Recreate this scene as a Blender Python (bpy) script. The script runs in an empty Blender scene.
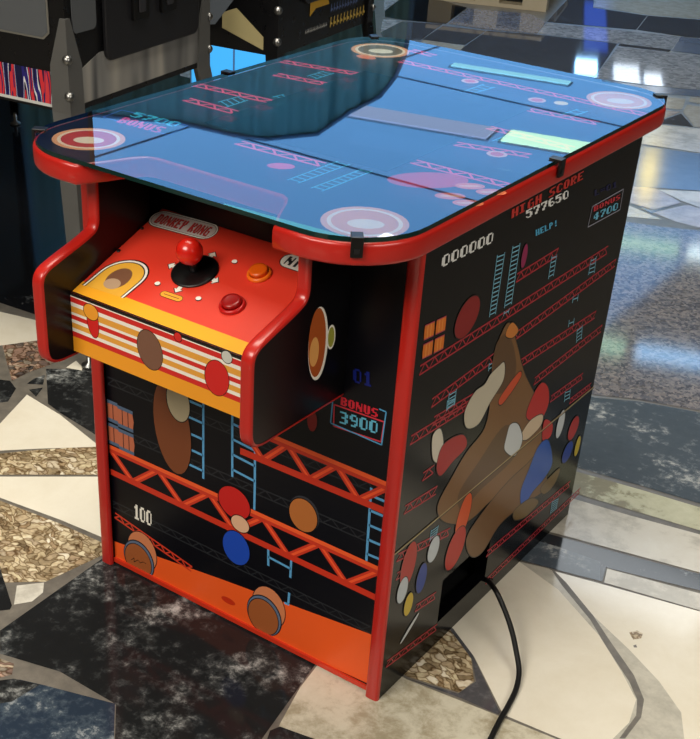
import bpy, math, random
from mathutils import Vector, Matrix
C = bpy.context.scene.collection
PI = math.pi
# ---------------------------------------------------------------- camera
cd = bpy.data.cameras.new('camera'); cam = bpy.data.objects.new('camera', cd); C.objects.link(cam)
bpy.context.scene.camera = cam
cam.matrix_world = Matrix(((0.807471, -0.355875, 0.470472, 1.209966), (0.588254, 0.426092, -0.687316, -1.182080), (0.044134, 0.831744, 0.553402, 1.225401), (0, 0, 0, 1)))
cd.sensor_fit = 'HORIZONTAL'; cd.sensor_width = 36; cd.lens = 62.5105
cd.shift_x = 0.06759; cd.shift_y = 0.19966   # the photograph is an off-centre crop
cd.clip_start = .05; cd.clip_end = 200
# ---------------------------------------------------------------- world, lights, exposure
sc = bpy.context.scene
sc.view_settings.view_transform = 'Standard'; sc.view_settings.look = 'None'
sc.view_settings.gamma = 1; sc.view_settings.use_curve_mapping = False
sc.view_settings.exposure = 0.0
w = bpy.data.worlds.new('sky'); sc.world = w; w.use_nodes = True
bg = w.node_tree.nodes['Background']; bg.inputs[0].default_value = (.18, .48, .98, 1); bg.inputs[1].default_value = 2.1
def area(name, loc, rot, sx, sy, power, col):
    l = bpy.data.lights.new(name, 'AREA'); l.shape = 'RECTANGLE'; l.size = sx; l.size_y = sy; l.energy = power; l.color = col
    o = bpy.data.objects.new(name, l); C.objects.link(o); o.location = loc; o.rotation_euler = rot; return o
area('ceiling_and_fill_light', (-.3, .6, 2.9), (0, 0, 0), 1.6, 1.2, 62, (1, .93, .8))
area('ceiling_and_fill_light', (-.1, -2.6, 2.7), (math.radians(32), 0, 0), 2.0, 1.2, 112, (1, .93, .82))  # added fill, tilted to brighten the cabinet front and control panel
area('ceiling_and_fill_light', (3.6, -.6, 2.5), (0, math.radians(58), 0), 1.2, 2.0, 54, (1, .95, .86))  # added light from the right, aimed to brighten the side artwork
area('ceiling_and_fill_light', (-1.2, 4.6, 2.92), (0, 0, 0), 2.5, .6, 24, (.9, .96, 1))
# ---------------------------------------------------------------- materials
def lin(c):
    return tuple(((v/255)/12.92 if v/255 <= .04045 else ((v/255+.055)/1.055)**2.4) for v in c)
MATS = {}
def mat(name, rgb, rough=.4, metal=0, emit=None, es=0, coat=0, noise=0, spec=.5):
    if name in MATS: return MATS[name]
    m = bpy.data.materials.new(name); m.use_nodes = True; nt = m.node_tree; b = nt.nodes['Principled BSDF']
    c = lin(rgb); b.inputs['Base Color'].default_value = (*c, 1)
    b.inputs['Roughness'].default_value = rough; b.inputs['Metallic'].default_value = metal
    b.inputs['Coat Weight'].default_value = coat; b.inputs['Coat Roughness'].default_value = .08
    b.inputs['Specular IOR Level'].default_value = spec
    if emit: b.inputs['Emission Color'].default_value = (*lin(emit), 1); b.inputs['Emission Strength'].default_value = es
    if noise:
        tc = nt.nodes.new('ShaderNodeTexCoord'); n = nt.nodes.new('ShaderNodeTexNoise'); n.inputs['Scale'].default_value = 40; n.inputs['Detail'].default_value = 4
        r = nt.nodes.new('ShaderNodeMapRange'); r.inputs['To Min'].default_value = max(0, rough-noise); r.inputs['To Max'].default_value = rough+noise
        nt.links.new(tc.outputs['Object'], n.inputs['Vector']); nt.links.new(n.outputs['Fac'], r.inputs['Value']); nt.links.new(r.outputs[0], b.inputs['Roughness'])
    MATS[name] = m; return m
def ramp(nt, stops, interp='LINEAR'):
    r = nt.nodes.new('ShaderNodeValToRGB'); e = r.color_ramp.elements; r.color_ramp.interpolation = interp
    while len(e) < len(stops): e.new(.5)
    for el, (p, c) in zip(e, stops): el.position = p; el.color = (*lin(c), 1)
    return r
def stone(name, kind, cols, scale, rough=.12, scale2=None):
    m = bpy.data.materials.new(name); m.use_nodes = True; nt = m.node_tree; b = nt.nodes['Principled BSDF']; L = nt.links.new
    tc = nt.nodes.new('ShaderNodeTexCoord')
    def noise(s, d=6, r=.6, dist=0):
        n = nt.nodes.new('ShaderNodeTexNoise'); n.inputs['Scale'].default_value = s; n.inputs['Detail'].default_value = d
        n.inputs['Roughness'].default_value = r; n.inputs['Distortion'].default_value = dist; L(tc.outputs['Object'], n.inputs['Vector']); return n
    if kind == 'speck':      # granite: voronoi grains
        n0 = noise(scale*.7, 3); mx = nt.nodes.new('ShaderNodeMix'); mx.data_type = 'VECTOR'; mx.inputs['Factor'].default_value = .03
        L(tc.outputs['Object'], mx.inputs[4]); L(n0.outputs['Color'], mx.inputs[5])
        v = nt.nodes.new('ShaderNodeTexVoronoi'); v.inputs['Scale'].default_value = scale; L(mx.outputs[1], v.inputs['Vector'])
        s = nt.nodes.new('ShaderNodeSeparateColor'); L(v.outputs['Color'], s.inputs[0])
        r = ramp(nt, cols); L(s.outputs[0], r.inputs[0]); out = r.outputs[0]
    elif kind == 'vein':     # base with sparse light flecks and veins
        n1 = noise(scale, 9, .72, .2); r = ramp(nt, cols); L(n1.outputs['Fac'], r.inputs[0]); out = r.outputs[0]
        if scale2:
            n2 = noise(scale2, 3, .5); mm = nt.nodes.new('ShaderNodeMath'); mm.operation = 'MULTIPLY_ADD'; mm.inputs[1].default_value = .5
            ad = nt.nodes.new('ShaderNodeMath'); ad.operation = 'MULTIPLY_ADD'; ad.inputs[1].default_value = .55; ad.inputs[2].default_value = -.03
            L(n2.outputs['Fac'], mm.inputs[0]); L(n1.outputs['Fac'], ad.inputs[0]); L(ad.outputs[0], mm.inputs[2]); L(mm.outputs[0], r.inputs[0])
    elif kind == 'rubble':   # stones in a matrix
        n0 = noise(14, 3); mx = nt.nodes.new('ShaderNodeMix'); mx.data_type = 'VECTOR'; mx.inputs['Factor'].default_value = .08
        L(tc.outputs['Object'], mx.inputs[4]); L(n0.outputs['Color'], mx.inputs[5])
        mp = nt.nodes.new('ShaderNodeMapping'); mp.inputs['Scale'].default_value = (1, 1.9, 1); mp.inputs['Rotation'].default_value = (0, 0, -.6); L(mx.outputs[1], mp.inputs['Vector'])
        v = nt.nodes.new('ShaderNodeTexVoronoi'); v.inputs['Scale'].default_value = scale; L(mp.outputs[0], v.inputs['Vector'])
        e = nt.nodes.new('ShaderNodeTexVoronoi'); e.feature = 'DISTANCE_TO_EDGE'; e.inputs['Scale'].default_value = scale; L(mp.outputs[0], e.inputs['Vector'])
        s = nt.nodes.new('ShaderNodeSeparateColor'); L(v.outputs['Color'], s.inputs[0]); r = ramp(nt, cols); L(s.outputs[0], r.inputs[0])
        er = ramp(nt, [(0, (150, 132, 108)), (.16, (255, 255, 255))]); L(e.outputs['Distance'], er.inputs[0])
        mc = nt.nodes.new('ShaderNodeMix'); mc.data_type = 'RGBA'; mc.blend_type = 'MULTIPLY'; mc.inputs['Factor'].default_value = 1
        L(r.outputs[0], mc.inputs[6]); L(er.outputs[0], mc.inputs[7]); out = mc.outputs[2]
        nn = noise(90, 4); m2 = nt.nodes.new('ShaderNodeMix'); m2.data_type = 'RGBA'; m2.blend_type = 'OVERLAY'; m2.inputs['Factor'].default_value = .85
        L(out, m2.inputs[6]); L(nn.outputs['Fac'], m2.inputs[7]); out = m2.outputs[2]
    elif kind == 'palladiana':
        v = nt.nodes.new('ShaderNodeTexVoronoi'); v.inputs['Scale'].default_value = scale; L(tc.outputs['Object'], v.inputs['Vector'])
        e = nt.nodes.new('ShaderNodeTexVoronoi'); e.feature = 'DISTANCE_TO_EDGE'; e.inputs['Scale'].default_value = scale; L(tc.outputs['Object'], e.inputs['Vector'])
        s = nt.nodes.new('ShaderNodeSeparateColor'); L(v.outputs['Color'], s.inputs[0]); r = ramp(nt, cols, 'CONSTANT'); L(s.outputs[0], r.inputs[0])
        er = ramp(nt, [(0, (0, 0, 0)), (.02, (0, 0, 0)), (.03, (255, 255, 255))]); L(e.outputs['Distance'], er.inputs[0])
        mc = nt.nodes.new('ShaderNodeMix'); mc.data_type = 'RGBA'; L(er.outputs[0], mc.inputs[0]); mc.inputs[6].default_value = (*lin((110, 104, 95)), 1); L(r.outputs[0], mc.inputs[7])
        nn = noise(60, 5); m2 = nt.nodes.new('ShaderNodeMix'); m2.data_type = 'RGBA'; m2.blend_type = 'OVERLAY'; m2.inputs['Factor'].default_value = .5
        L(mc.outputs[2], m2.inputs[6]); L(nn.outputs['Fac'], m2.inputs[7]); out = m2.outputs[2]
    L(out, b.inputs['Base Color']); b.inputs['Roughness'].default_value = rough
    b.inputs['Specular IOR Level'].default_value = {'far_black': .12, 'blue_marble': .3, 'dark_strip': .35, 'black_marble': .25, 'granite': .35, 'travertine': .3, 'white_travertine': .4}.get(name, .6)
    MATS[name] = m; return m
STONES = ['grout', 'palladiana', 'white_slab', 'vein_slab', 'black_marble', 'blue_marble', 'rubble', 'pink_rubble', 'travertine', 'white_travertine', 'green_travertine', 'granite', 'charcoal', 'light_granite', 'beige_stone', 'smooth_blue', 'pink_stone', 'dark_strip', 'far_black']
stone('grout', 'vein', [(.3, (92, 88, 82)), (.7, (128, 122, 112))], 30, .3)
stone('palladiana', 'palladiana', [(0, (215, 208, 190)), (.25, (45, 46, 48)), (.45, (130, 130, 128)), (.65, (175, 155, 120)), (.85, (60, 68, 80))], 2.6, .15)
stone('white_slab', 'vein', [(.3, (226, 218, 198)), (.62, (238, 232, 216)), (.8, (214, 206, 186))], 5, .1)
stone('vein_slab', 'vein', [(.35, (176, 172, 160)), (.65, (206, 202, 188))], 25, .12)
stone('black_marble', 'vein', [(.0, (22, 23, 24)), (.50, (32, 33, 34)), (.56, (58, 60, 61)), (.605, (112, 114, 113)), (.67, (186, 188, 186))], 48, .1, 8)
stone('far_black', 'vein', [(.0, (13, 14, 17)), (.6, (24, 25, 28)), (.64, (70, 72, 74)), (.72, (150, 152, 150))], 34, .08, 5)
stone('blue_marble', 'vein', [(.0, (66, 76, 86)), (.52, (84, 94, 104)), (.57, (112, 120, 128)), (.62, (176, 180, 180)), (.8, (210, 212, 208))], 48, .1, 6)
stone('navy_marble', 'vein', [(.0, (30, 40, 54)), (.5, (42, 54, 70)), (.58, (70, 82, 94)), (.64, (150, 156, 160)), (.8, (200, 202, 200))], 60, .1, 8)
stone('rubble', 'rubble', [(0, (124, 106, 80)), (.25, (190, 172, 138)), (.55, (222, 208, 176)), (.8, (160, 136, 104)), (1, (240, 230, 206))], 52, .25)
stone('pink_rubble', 'rubble', [(0, (60, 62, 64)), (.3, (150, 120, 104)), (.6, (186, 160, 140)), (.85, (90, 84, 80)), (1, (200, 184, 160))], 46, .25)
stone('travertine', 'vein', [(.0, (120, 108, 84)), (.40, (168, 158, 134)), (.5, (206, 200, 180)), (.7, (222, 217, 200))], 26, .16, 4)
stone('white_travertine', 'vein', [(.0, (140, 134, 122)), (.42, (190, 186, 174)), (.52, (220, 216, 204)), (.7, (228, 226, 216))], 16, .14, 5)
stone('green_travertine', 'vein', [(.0, (110, 104, 86)), (.44, (150, 146, 122)), (.5, (200, 200, 172)), (.7, (220, 220, 196))], 24, .14, 5)
stone('granite', 'speck', [(0, (80, 82, 90)), (.3, (106, 107, 116)), (.55, (136, 133, 136)), (.8, (154, 147, 146)), (1, (84, 84, 88))], 120, .07)
stone('charcoal', 'vein', [(.2, (58, 58, 62)), (.5, (80, 80, 84)), (.7, (112, 112, 116))], 30, .04)
stone('light_granite', 'speck', [(0, (136, 136, 138)), (.5, (166, 166, 166)), (1, (190, 188, 186))], 60, .045)
stone('beige_stone', 'vein', [(.3, (168, 160, 142)), (.7, (204, 198, 182))], 22, .12)
stone('smooth_blue', 'vein', [(.3, (98, 106, 122)), (.7, (116, 124, 140))], 5, .13)
stone('pink_stone', 'vein', [(.3, (150, 136, 126)), (.55, (186, 172, 160)), (.7, (204, 194, 184))], 18, .12)
stone('dark_strip', 'vein', [(.0, (34, 38, 44)), (.54, (52, 56, 62)), (.6, (130, 134, 136)), (.7, (196, 196, 192))], 20, .1, 4)

black = mat('black_laminate', (8, 8, 11), .3, spec=.35)
sideblk = mat('side_vinyl', (7, 7, 10), .22, spec=.3)
redm = mat('red_molding', (182, 32, 24), .3, coat=.3)
orm = mat('panel_red', (222, 58, 40), .38)
chrome = mat('brushed_steel', (150, 150, 148), .35, 1, noise=.1)
steel = mat('leg_steel', (118, 118, 116), .42, .6, noise=.1)
blkp = mat('black_plastic', (9, 9, 10), .35)
rubber = mat('black_rubber', (8, 8, 9), .5)

# ---------------------------------------------------------------- mesh helpers
class MB:
    def __init__(s): s.v = []; s.f = []; s.m = []; s.mats = []; s.sm = []
    def mi(s, m):
        if m not in s.mats: s.mats.append(m)
        return s.mats.index(m)
    def face(s, pts, m, smooth=False):
        i = len(s.v); s.v += [tuple(p) for p in pts]; s.f.append(list(range(i, i+len(pts)))); s.m.append(s.mi(m)); s.sm.append(smooth)
    def add(s, V, F, m, smooth=False):
        i = len(s.v); s.v += [tuple(p) for p in V]
        for f in F: s.f.append([i+k for k in f]); s.m.append(s.mi(m)); s.sm.append(smooth)
    def box(s, a, b, m, M=None):
        V = [Vector((x, y, z)) for x in (a[0], b[0]) for y in (a[1], b[1]) for z in (a[2], b[2])]
        if M: V = [M @ v for v in V]
        s.add(V, [(0, 1, 3, 2), (4, 6, 7, 5), (0, 4, 5, 1), (2, 3, 7, 6), (0, 2, 6, 4), (1, 5, 7, 3)], m)
    def prism(s, pts, lo, hi, fn, m, mside=None):   # pts 2D; fn(u,v,t)->3D ; closed
        n = len(pts); A = [fn(u, v, lo) for u, v in pts]; B = [fn(u, v, hi) for u, v in pts]
        s.add(A+B, [list(range(n))[::-1], list(range(n, 2*n))], m)
        s.add(A+B, [(i, (i+1) % n, n+(i+1) % n, n+i) for i in range(n)], mside or m)
    def lathe(s, prof, M, m, n=32, smooth=True):    # prof (r,z)
        V = []; F = []
        for r, z in prof:
            for k in range(n): a = 2*PI*k/n; V.append(M @ Vector((r*math.cos(a), r*math.sin(a), z)))
        for i in range(len(prof)-1):
            for k in range(n): F.append((i*n+k, i*n+(k+1) % n, (i+1)*n+(k+1) % n, (i+1)*n+k))
        F.append(list(range(n))[::-1]); F.append([(len(prof)-1)*n+k for k in range(n)])
        s.add(V, F, m, smooth)
    def tube(s, pts, r, m, n=12, smooth=True):
        P = [Vector(p) for p in pts]; V = []; F = []
        up = Vector((0.13, .21, 1)).normalized()
        for i, p in enumerate(P):
            t = (P[min(i+1, len(P)-1)]-P[max(i-1, 0)]).normalized(); a = t.cross(up); a.normalize(); b = a.cross(t)
            for k in range(n): an = 2*PI*k/n; V.append(p+a*r*math.cos(an)+b*r*math.sin(an))
        for i in range(len(P)-1):
            for k in range(n): F.append((i*n+k, i*n+(k+1) % n, (i+1)*n+(k+1) % n, (i+1)*n+k))
        F.append(list(range(n))[::-1]); F.append([(len(P)-1)*n+k for k in range(n)])
        s.add(V, F, m, smooth)
    def molding(s, path, lo, hi, fn, m, closed=False, th=.0045):   # rounded edge band along a 2D path; outward = left normal * sgn
        h = (hi-lo)/2; c = (hi+lo)/2; sec = []
        for k in range(9):
            a = PI*k/8; sec.append((-h*math.copysign(abs(math.cos(a))**.5, math.cos(a)), th*abs(math.sin(a))**.6))
        n = len(path); V = []; F = []
        for i, p in enumerate(path):
            if closed: p0 = path[i-1]; p1 = path[(i+1) % n]
            else: p0 = path[max(i-1, 0)]; p1 = path[min(i+1, n-1)]
            d = Vector((p1[0]-p0[0], p1[1]-p0[1])).normalized(); nn = Vector((d.y, -d.x))
            for t, o in sec: V.append(fn(p[0]+nn.x*o, p[1]+nn.y*o, c+t))
        K = len(sec); R = n if closed else n-1
        for i in range(R):
            j = (i+1) % n
            for k in range(K-1): F.append((i*K+k, j*K+k, j*K+k+1, i*K+k+1))
        s.add(V, F, m, True)
    def build(s, name, parent=None, loc=(0, 0, 0), rot=(0, 0, 0), bevel=0, fix=True):
        me = bpy.data.meshes.new(name); me.from_pydata(s.v, [], s.f)
        for m in s.mats: me.materials.append(m)
        me.polygons.foreach_set('material_index', s.m); me.polygons.foreach_set('use_smooth', s.sm)
        me.update()
        if fix:
            import bmesh
            b = bmesh.new(); b.from_mesh(me); bmesh.ops.remove_doubles(b, verts=b.verts, dist=1e-5); bmesh.ops.recalc_face_normals(b, faces=b.faces); b.to_mesh(me); b.free()
        o = bpy.data.objects.new(name, me); C.objects.link(o); o.parent = parent; o.location = loc; o.rotation_euler = rot
        if bevel:
            md = o.modifiers.new('bevel', 'BEVEL'); md.width = bevel; md.segments = 2; md.limit_method = 'ANGLE'
        return o
def thing(name, label, cat, loc=(0, 0, 0), rz=0, group=None):
    o = bpy.data.objects.new(name, None); C.objects.link(o); o.location = loc; o.rotation_euler = (0, 0, rz)
    o['label'] = label; o['category'] = cat
    if group: o['group'] = group
    return o
def tag(o, label, cat, group=None):
    o['label'] = label; o['category'] = cat
    if group: o['group'] = group
    return o
def struct(o): o['kind'] = 'structure'; return o

# printed artwork: coloured shapes laid on a plane, each a fraction of a millimetre above the last
FONT = {'0': '01110 11001 11001 11001 11001 11001 01110', '1': '00110 01110 00110 00110 00110 00110 01111', '3': '11110 00011 00011 01110 00011 00011 11110',
 '4': '00110 01110 10110 10110 11111 00110 00110', '5': '11111 11000 11110 00011 00011 10011 01110', '6': '01110 11000 11000 11110 11001 11001 01110',
 '7': '11111 10011 00011 00110 00110 01100 01100', '9': '01110 11001 11001 01111 00001 00011 01110', 'H': '11011 11011 11011 11111 11011 11011 11011',
 'I': '11110 01100 01100 01100 01100 01100 11110', 'G': '01110 11000 11000 11011 11001 11001 01111', 'S': '01111 11000 11000 01110 00011 00011 11110',
 'C': '01110 11001 11000 11000 11000 11001 01110', 'O': '01110 11011 11011 11011 11011 11011 01110', 'R': '11110 11011 11011 11110 11100 11010 11011',
 'E': '11111 11000 11000 11110 11000 11000 11111', 'L': '11000 11000 11000 11000 11000 11000 11111', 'P': '11110 11011 11011 11110 11000 11000 11000',
 '!': '00110 00110 00110 00110 00000 00110 00110', 'B': '11110 11011 11011 11110 11011 11011 11110', 'N': '11001 11001 11101 11111 10111 10011 10011',
 'U': '11011 11011 11011 11011 11011 11011 01110', '=': '00000 00000 11111 00000 11111 00000 00000', ' ': '0 0 0 0 0 0 0',
 'D': '11110 11011 11011 11011 11011 11011 11110', 'K': '11011 11011 11110 11100 11110 11011 11011', 'Y': '11011 11011 11011 01110 01100 01100 01100',
 'n': '00000 00000 11110 11011 11011 11011 11011', 'i': '01100 00000 01100 01100 01100 01100 01100'}
def vsub(a, b): return (a[0]-b[0], a[1]-b[1])
class Art(MB):
    def __init__(s, fn, m0=.32, z0=.0003, step=.000006):
        super().__init__(); s.fn = fn; s.lv = z0; s.step = step; s.rough = m0
    def col(s, rgb): return mat('ink_%d_%d_%d_%d' % (*rgb, int(s.rough*100)), rgb, s.rough, spec=.3)
    def up(s): s.lv += s.step
    def poly(s, pts, rgb): s.face([s.fn(u, v, s.lv) for u, v in pts], s.col(rgb))
    def seg(s, a, b, w, rgb):
        d = Vector(vsub(b, a)); 
        if d.length < 1e-6: return
        d.normalize(); n = Vector((-d.y, d.x))*w/2
        s.poly([(a[0]+n.x, a[1]+n.y), (a[0]-n.x, a[1]-n.y), (b[0]-n.x, b[1]-n.y), (b[0]+n.x, b[1]+n.y)], rgb)
    def ell(s, c, rx, ry, rgb, a=0, n=28):
        ca, sa = math.cos(a), math.sin(a)
        s.poly([(c[0]+rx*math.cos(t)*ca-ry*math.sin(t)*sa, c[1]+rx*math.cos(t)*sa+ry*math.sin(t)*ca) for t in [2*PI*k/n for k in range(n)]], rgb)
    def oell(s, c, rx, ry, rgb, a=0, out=(8, 6, 6), w=.0016):
        s.ell(c, rx+w, ry+w, out, a); s.up(); s.ell(c, rx, ry, rgb, a); s.up()
    def girder(s, a, b, h, rgb, w=None, pitch=1.0, down=None):   # a,b = top rail ends; h = height
        w = w or h*.18; d = Vector(vsub(b, a)); L = d.length; d.normalize(); n = Vector((d.y, -d.x))
        if n.y > 0: n = -n
        if down: n = Vector(down).normalized()
        q = lambda t, k: (a[0]+d.x*t+n.x*k*h, a[1]+d.y*t+n.y*k*h)
        s.seg(q(0, 0), q(L, 0), w, rgb); s.seg(q(0, 1), q(L, 1), w, rgb); s.up()
        k = max(1, round(L/(h*pitch))); st = L/k
        for i in range(k):
            s.seg(q(i*st, 0 if i % 2 else 1), q((i+1)*st, 1 if i % 2 else 0), w*.8, rgb)
        s.up()
    def ladder(s, a0, a1, b0, b1, w, rgb, n):                # rails a0-a1 and b0-b1 with n rungs
        s.seg(a0, a1, w, rgb); s.seg(b0, b1, w, rgb)
        for i in range(n):
            t = (i+.5)/n
            s.seg((a0[0]+(a1[0]-a0[0])*t, a0[1]+(a1[1]-a0[1])*t), (b0[0]+(b1[0]-b0[0])*t, b0[1]+(b1[1]-b0[1])*t), w, rgb)
        s.up()
    def text(s, txt, BL, BR, TL, rgb, gap=1):
        cells = [len(FONT[c].split()[0]) if c != ' ' else 4 for c in txt]; tot = sum(cells)+gap*(len(txt)-1)
        U = vsub(BR, BL); V = vsub(TL, BL)
        P = lambda i, j: (BL[0]+U[0]*i/tot+V[0]*j/7, BL[1]+U[1]*i/tot+V[1]*j/7)
        x = 0
        for c, cw in zip(txt, cells):
            if c != ' ':
                for r, row in enumerate(FONT[c].split()):
                    k = 0
                    while k < len(row):
                        if row[k] == '1':
                            e = k
                            while e < len(row) and row[e] == '1': e += 1
                            s.poly([P(x+k, 6-r), P(x+e, 6-r), P(x+e, 7-r), P(x+k, 7-r)], rgb); k = e
                        else: k += 1
            x += cw+gap
        s.up()
    def rect(s, pts, w, rgb):
        for i in range(len(pts)): s.seg(pts[i], pts[(i+1) % len(pts)], w, rgb)
        s.up()
def rrect(x0, y0, x1, y1, r, n=8):   # counterclockwise, r = (sw, se, ne, nw)
    out = []
    for (cx, cy, a0, rr) in ((x0+r[0], y0+r[0], PI, r[0]), (x1-r[1], y0+r[1], 1.5*PI, r[1]), (x1-r[2], y1-r[2], 0, r[2]), (x0+r[3], y1-r[3], .5*PI, r[3])):
        for k in range(n+1): a = a0+k*PI/2/n; out.append((cx+rr*math.cos(a), cy+rr*math.sin(a)))
    return out

# ---------------------------------------------------------------- the hall: floor, skylit ceiling, walls
fl = MB()
flat = lambda z: (lambda p: (p[0], p[1], z))
fl.face([(-16, -5, 0), (8, -5, 0), (8, 22, 0), (-16, 22, 0)], MATS['palladiana'])
fl.face([(-1.6, -1.5, .0004), (2.2, -1.5, .0004), (2.2, 1.0, .0004), (-1.6, 1.0, .0004)], MATS['grout'])
fl.face([(-5.2, 1.0, .0004), (2.2, 1.0, .0004), (2.2, 7.2, .0004), (-5.2, 7.2, .0004)], MATS['grout'])
fl.face([(-5.2, -1.5, .0004), (-1.6, -1.5, .0004), (-1.6, 1.0, .0004), (-5.2, 1.0, .0004)], MATS['grout'])
lvl = [.0008]
def slab(m, pts):
    lvl[0] += .00001
    fl.face([(x, y, lvl[0]) for x, y in pts], MATS[m])
slab('far_black', [(-4.1821, 3.165), (-2.7135, 4.9486), (-1.5708, 3.2575), (-1.4904, 2.0471), (-0.6294, 0.6418), (-0.797, 0.6022), (-0.9092, 0.5931), (-1.0718, 0.5497)])
slab('black_marble', [(0.0069, -0.2396), (-0.0042, 0.0054), (-0.0155, 0.2262), (0.2969, 0.2429), (0.4177, 0.0981), (0.4374, -0.003), (0.4696, -0.1718), (0.5055, -0.2668), (0.4168, -0.2663), (0.3541, -0.2641), (0.2553, -0.249), (0.1474, -0.2491), (0.0478, -0.2769)])
slab('navy_marble', [(0.0908, -0.3732), (0.0985, -0.3229), (0.1146, -0.2985), (0.1538, -0.2838), (0.259, -0.2487), (0.3072, -0.3017), (0.3588, -0.3832), (0.2244, -0.49)])
slab('black_marble', [(0.2602, -0.2478), (0.3401, -0.242), (0.3706, -0.251), (0.4424, -0.3169), (0.364, -0.3791), (0.3083, -0.3008)])
slab('black_marble', [(0.0811, -0.3646), (0.0839, -0.329), (0.1062, -0.3025), (0.1454, -0.2878), (0.1408, -0.3384), (0.1306, -0.352), (0.1147, -0.3941)])
slab('pink_rubble', [(0.0175, -0.2894), (0.0565, -0.2847), (0.0812, -0.2794), (0.0973, -0.2983), (0.0886, -0.3139), (0.0725, -0.3382)])
slab('white_slab', [(-0.3846, 0.0186), (-0.3288, 0.0655), (-0.1824, 0.1888), (-0.0989, 0.1563), (0.0038, 0.0462), (-0.0458, 0.0439), (-0.1423, 0.0359), (-0.2755, 0.0171), (-0.3608, -0.0019)])
slab('rubble', [(-0.4449, 0.0706), (-0.3905, 0.1216), (-0.3437, 0.1807), (-0.2698, 0.2633), (-0.23, 0.2772), (-0.1787, 0.2011), (-0.334, 0.0703), (-0.3926, 0.0255)])
slab('white_slab', [(-0.4735, 0.1202), (-0.4767, 0.1999), (-0.5252, 0.3179), (-0.4133, 0.3023), (-0.2642, 0.263), (-0.3464, 0.1833), (-0.3988, 0.1291), (-0.4363, 0.0876)])
slab('black_marble', [(-0.5807, 0.4254), (-0.5034, 0.4864), (-0.4263, 0.4919), (-0.227, 0.2797), (-0.2981, 0.2898), (-0.4192, 0.3081), (-0.4647, 0.3189)])
slab('black_marble', [(-0.5608, 0.3514), (-0.5663, 0.3766), (-0.5621, 0.4045), (-0.5324, 0.3701)]); slab('black_marble', [(-0.5381, 0.3357), (-0.5227, 0.3607), (-0.5049, 0.3239)])
slab('black_marble', [(-0.6809, 0.3015), (-0.6165, 0.3271), (-0.5974, 0.3376), (-0.5616, 0.3212), (-0.5322, 0.2721), (-0.5413, 0.2586), (-0.587, 0.2194)])
slab('pink_rubble', [(-0.7415, 0.4466), (-0.6898, 0.5123), (-0.6154, 0.5506), (-0.5832, 0.5059), (-0.5892, 0.4305), (-0.5961, 0.3934), (-0.5943, 0.3403), (-0.6764, 0.3988)])
slab('white_slab', [(-0.5519, 0.4566), (-0.5594, 0.4944), (-0.5295, 0.4825), (-0.5162, 0.469)])
slab('white_slab', [(-1.0535, 0.5343), (-0.8713, 0.5586), (-0.7697, 0.5825), (-0.6974, 0.5818), (-0.6806, 0.5341), (-0.7201, 0.4654), (-0.7373, 0.4369), (-0.8124, 0.3316)])
slab('rubble', [(-0.3505, -0.0109), (-0.2682, 0.0104), (-0.1334, 0.027), (-0.0367, 0.032), (-0.0078, 0.0214), (-0.0298, -0.1065), (-0.0792, -0.1506), (-0.1121, -0.1314), (-0.2289, -0.1158)])
slab('black_marble', [(-0.1715, -0.1439), (-0.1163, -0.1276), (-0.0254, -0.185), (-0.0202, -0.1941), (-0.0609, -0.2405)])
slab('white_travertine', [(-0.0582, -0.1439), (-0.0304, -0.1105), (-0.0121, -0.1303), (-0.0085, -0.1579), (-0.0248, -0.1813)])
slab('travertine', [(0.4395, 0.0046), (0.4576, 0.0677), (0.5511, 0.0655), (0.5642, 0.0645), (0.7186, 0.0827), (0.8059, 0.0921), (0.943, 0.0575), (0.5323, -0.2683), (0.4713, -0.1316), (0.4485, -0.0518)])
slab('black_marble', [(0.4687, -0.152), (0.475, -0.1365), (0.5519, -0.1212), (0.6008, -0.191), (0.516, -0.2584)])
slab('rubble', [(0.5055, 0.1377), (0.5559, 0.2107), (0.6162, 0.1688), (0.6463, 0.1249), (0.6407, 0.089), (0.5606, 0.0703), (0.5353, 0.0762)])
slab('charcoal', [(0.5521, 0.2108), (0.5597, 0.217), (0.6043, 0.1867), (0.71, 0.0893), (0.7097, 0.0837), (0.6509, 0.0803), (0.563, 0.0664), (0.6407, 0.0861), (0.6486, 0.1268), (0.6186, 0.1677)])
slab('white_slab', [(0.503, 0.2336), (0.4983, 0.4092), (0.5541, 0.4476), (0.6918, 0.4793), (0.8551, 0.5146), (0.9502, 0.5318), (1.1182, 0.1965), (1.0084, 0.1093), (0.8041, 0.0958), (0.7155, 0.0883), (0.6175, 0.1759), (0.5572, 0.2149)])
slab('vein_slab', [(0.5541, 0.4476), (0.6432, 0.4179), (0.7495, 0.3489), (0.8156, 0.2881), (0.8576, 0.2439), (0.8695, 0.1903), (0.8647, 0.1443), (0.8676, 0.0933), (0.9804, 0.1833), (0.9463, 0.2096), (0.9222, 0.2597), (0.8692, 0.3048), (0.8018, 0.3469), (0.7246, 0.3877), (0.6386, 0.4465), (0.6042, 0.4625)])
slab('grout', [(0.6016, 0.4679), (0.6083, 0.4659), (0.6451, 0.4446), (0.7198, 0.3905), (0.772, 0.3448), (0.8332, 0.2934), (0.8671, 0.2515), (0.8792, 0.2116), (0.8784, 0.1553), (0.8716, 0.1498), (0.8716, 0.2109), (0.8588, 0.2448), (0.8327, 0.2754), (0.7699, 0.3305), (0.7204, 0.3776), (0.6435, 0.4324)])
slab('rubble', [(0.7844, 0.387), (0.7926, 0.4001), (0.8033, 0.3991), (0.8058, 0.3851), (0.7967, 0.3745)]); slab('grout', [(0.8028, 0.3603), (0.8055, 0.3657), (0.8098, 0.3597), (0.806, 0.3567)])
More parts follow.
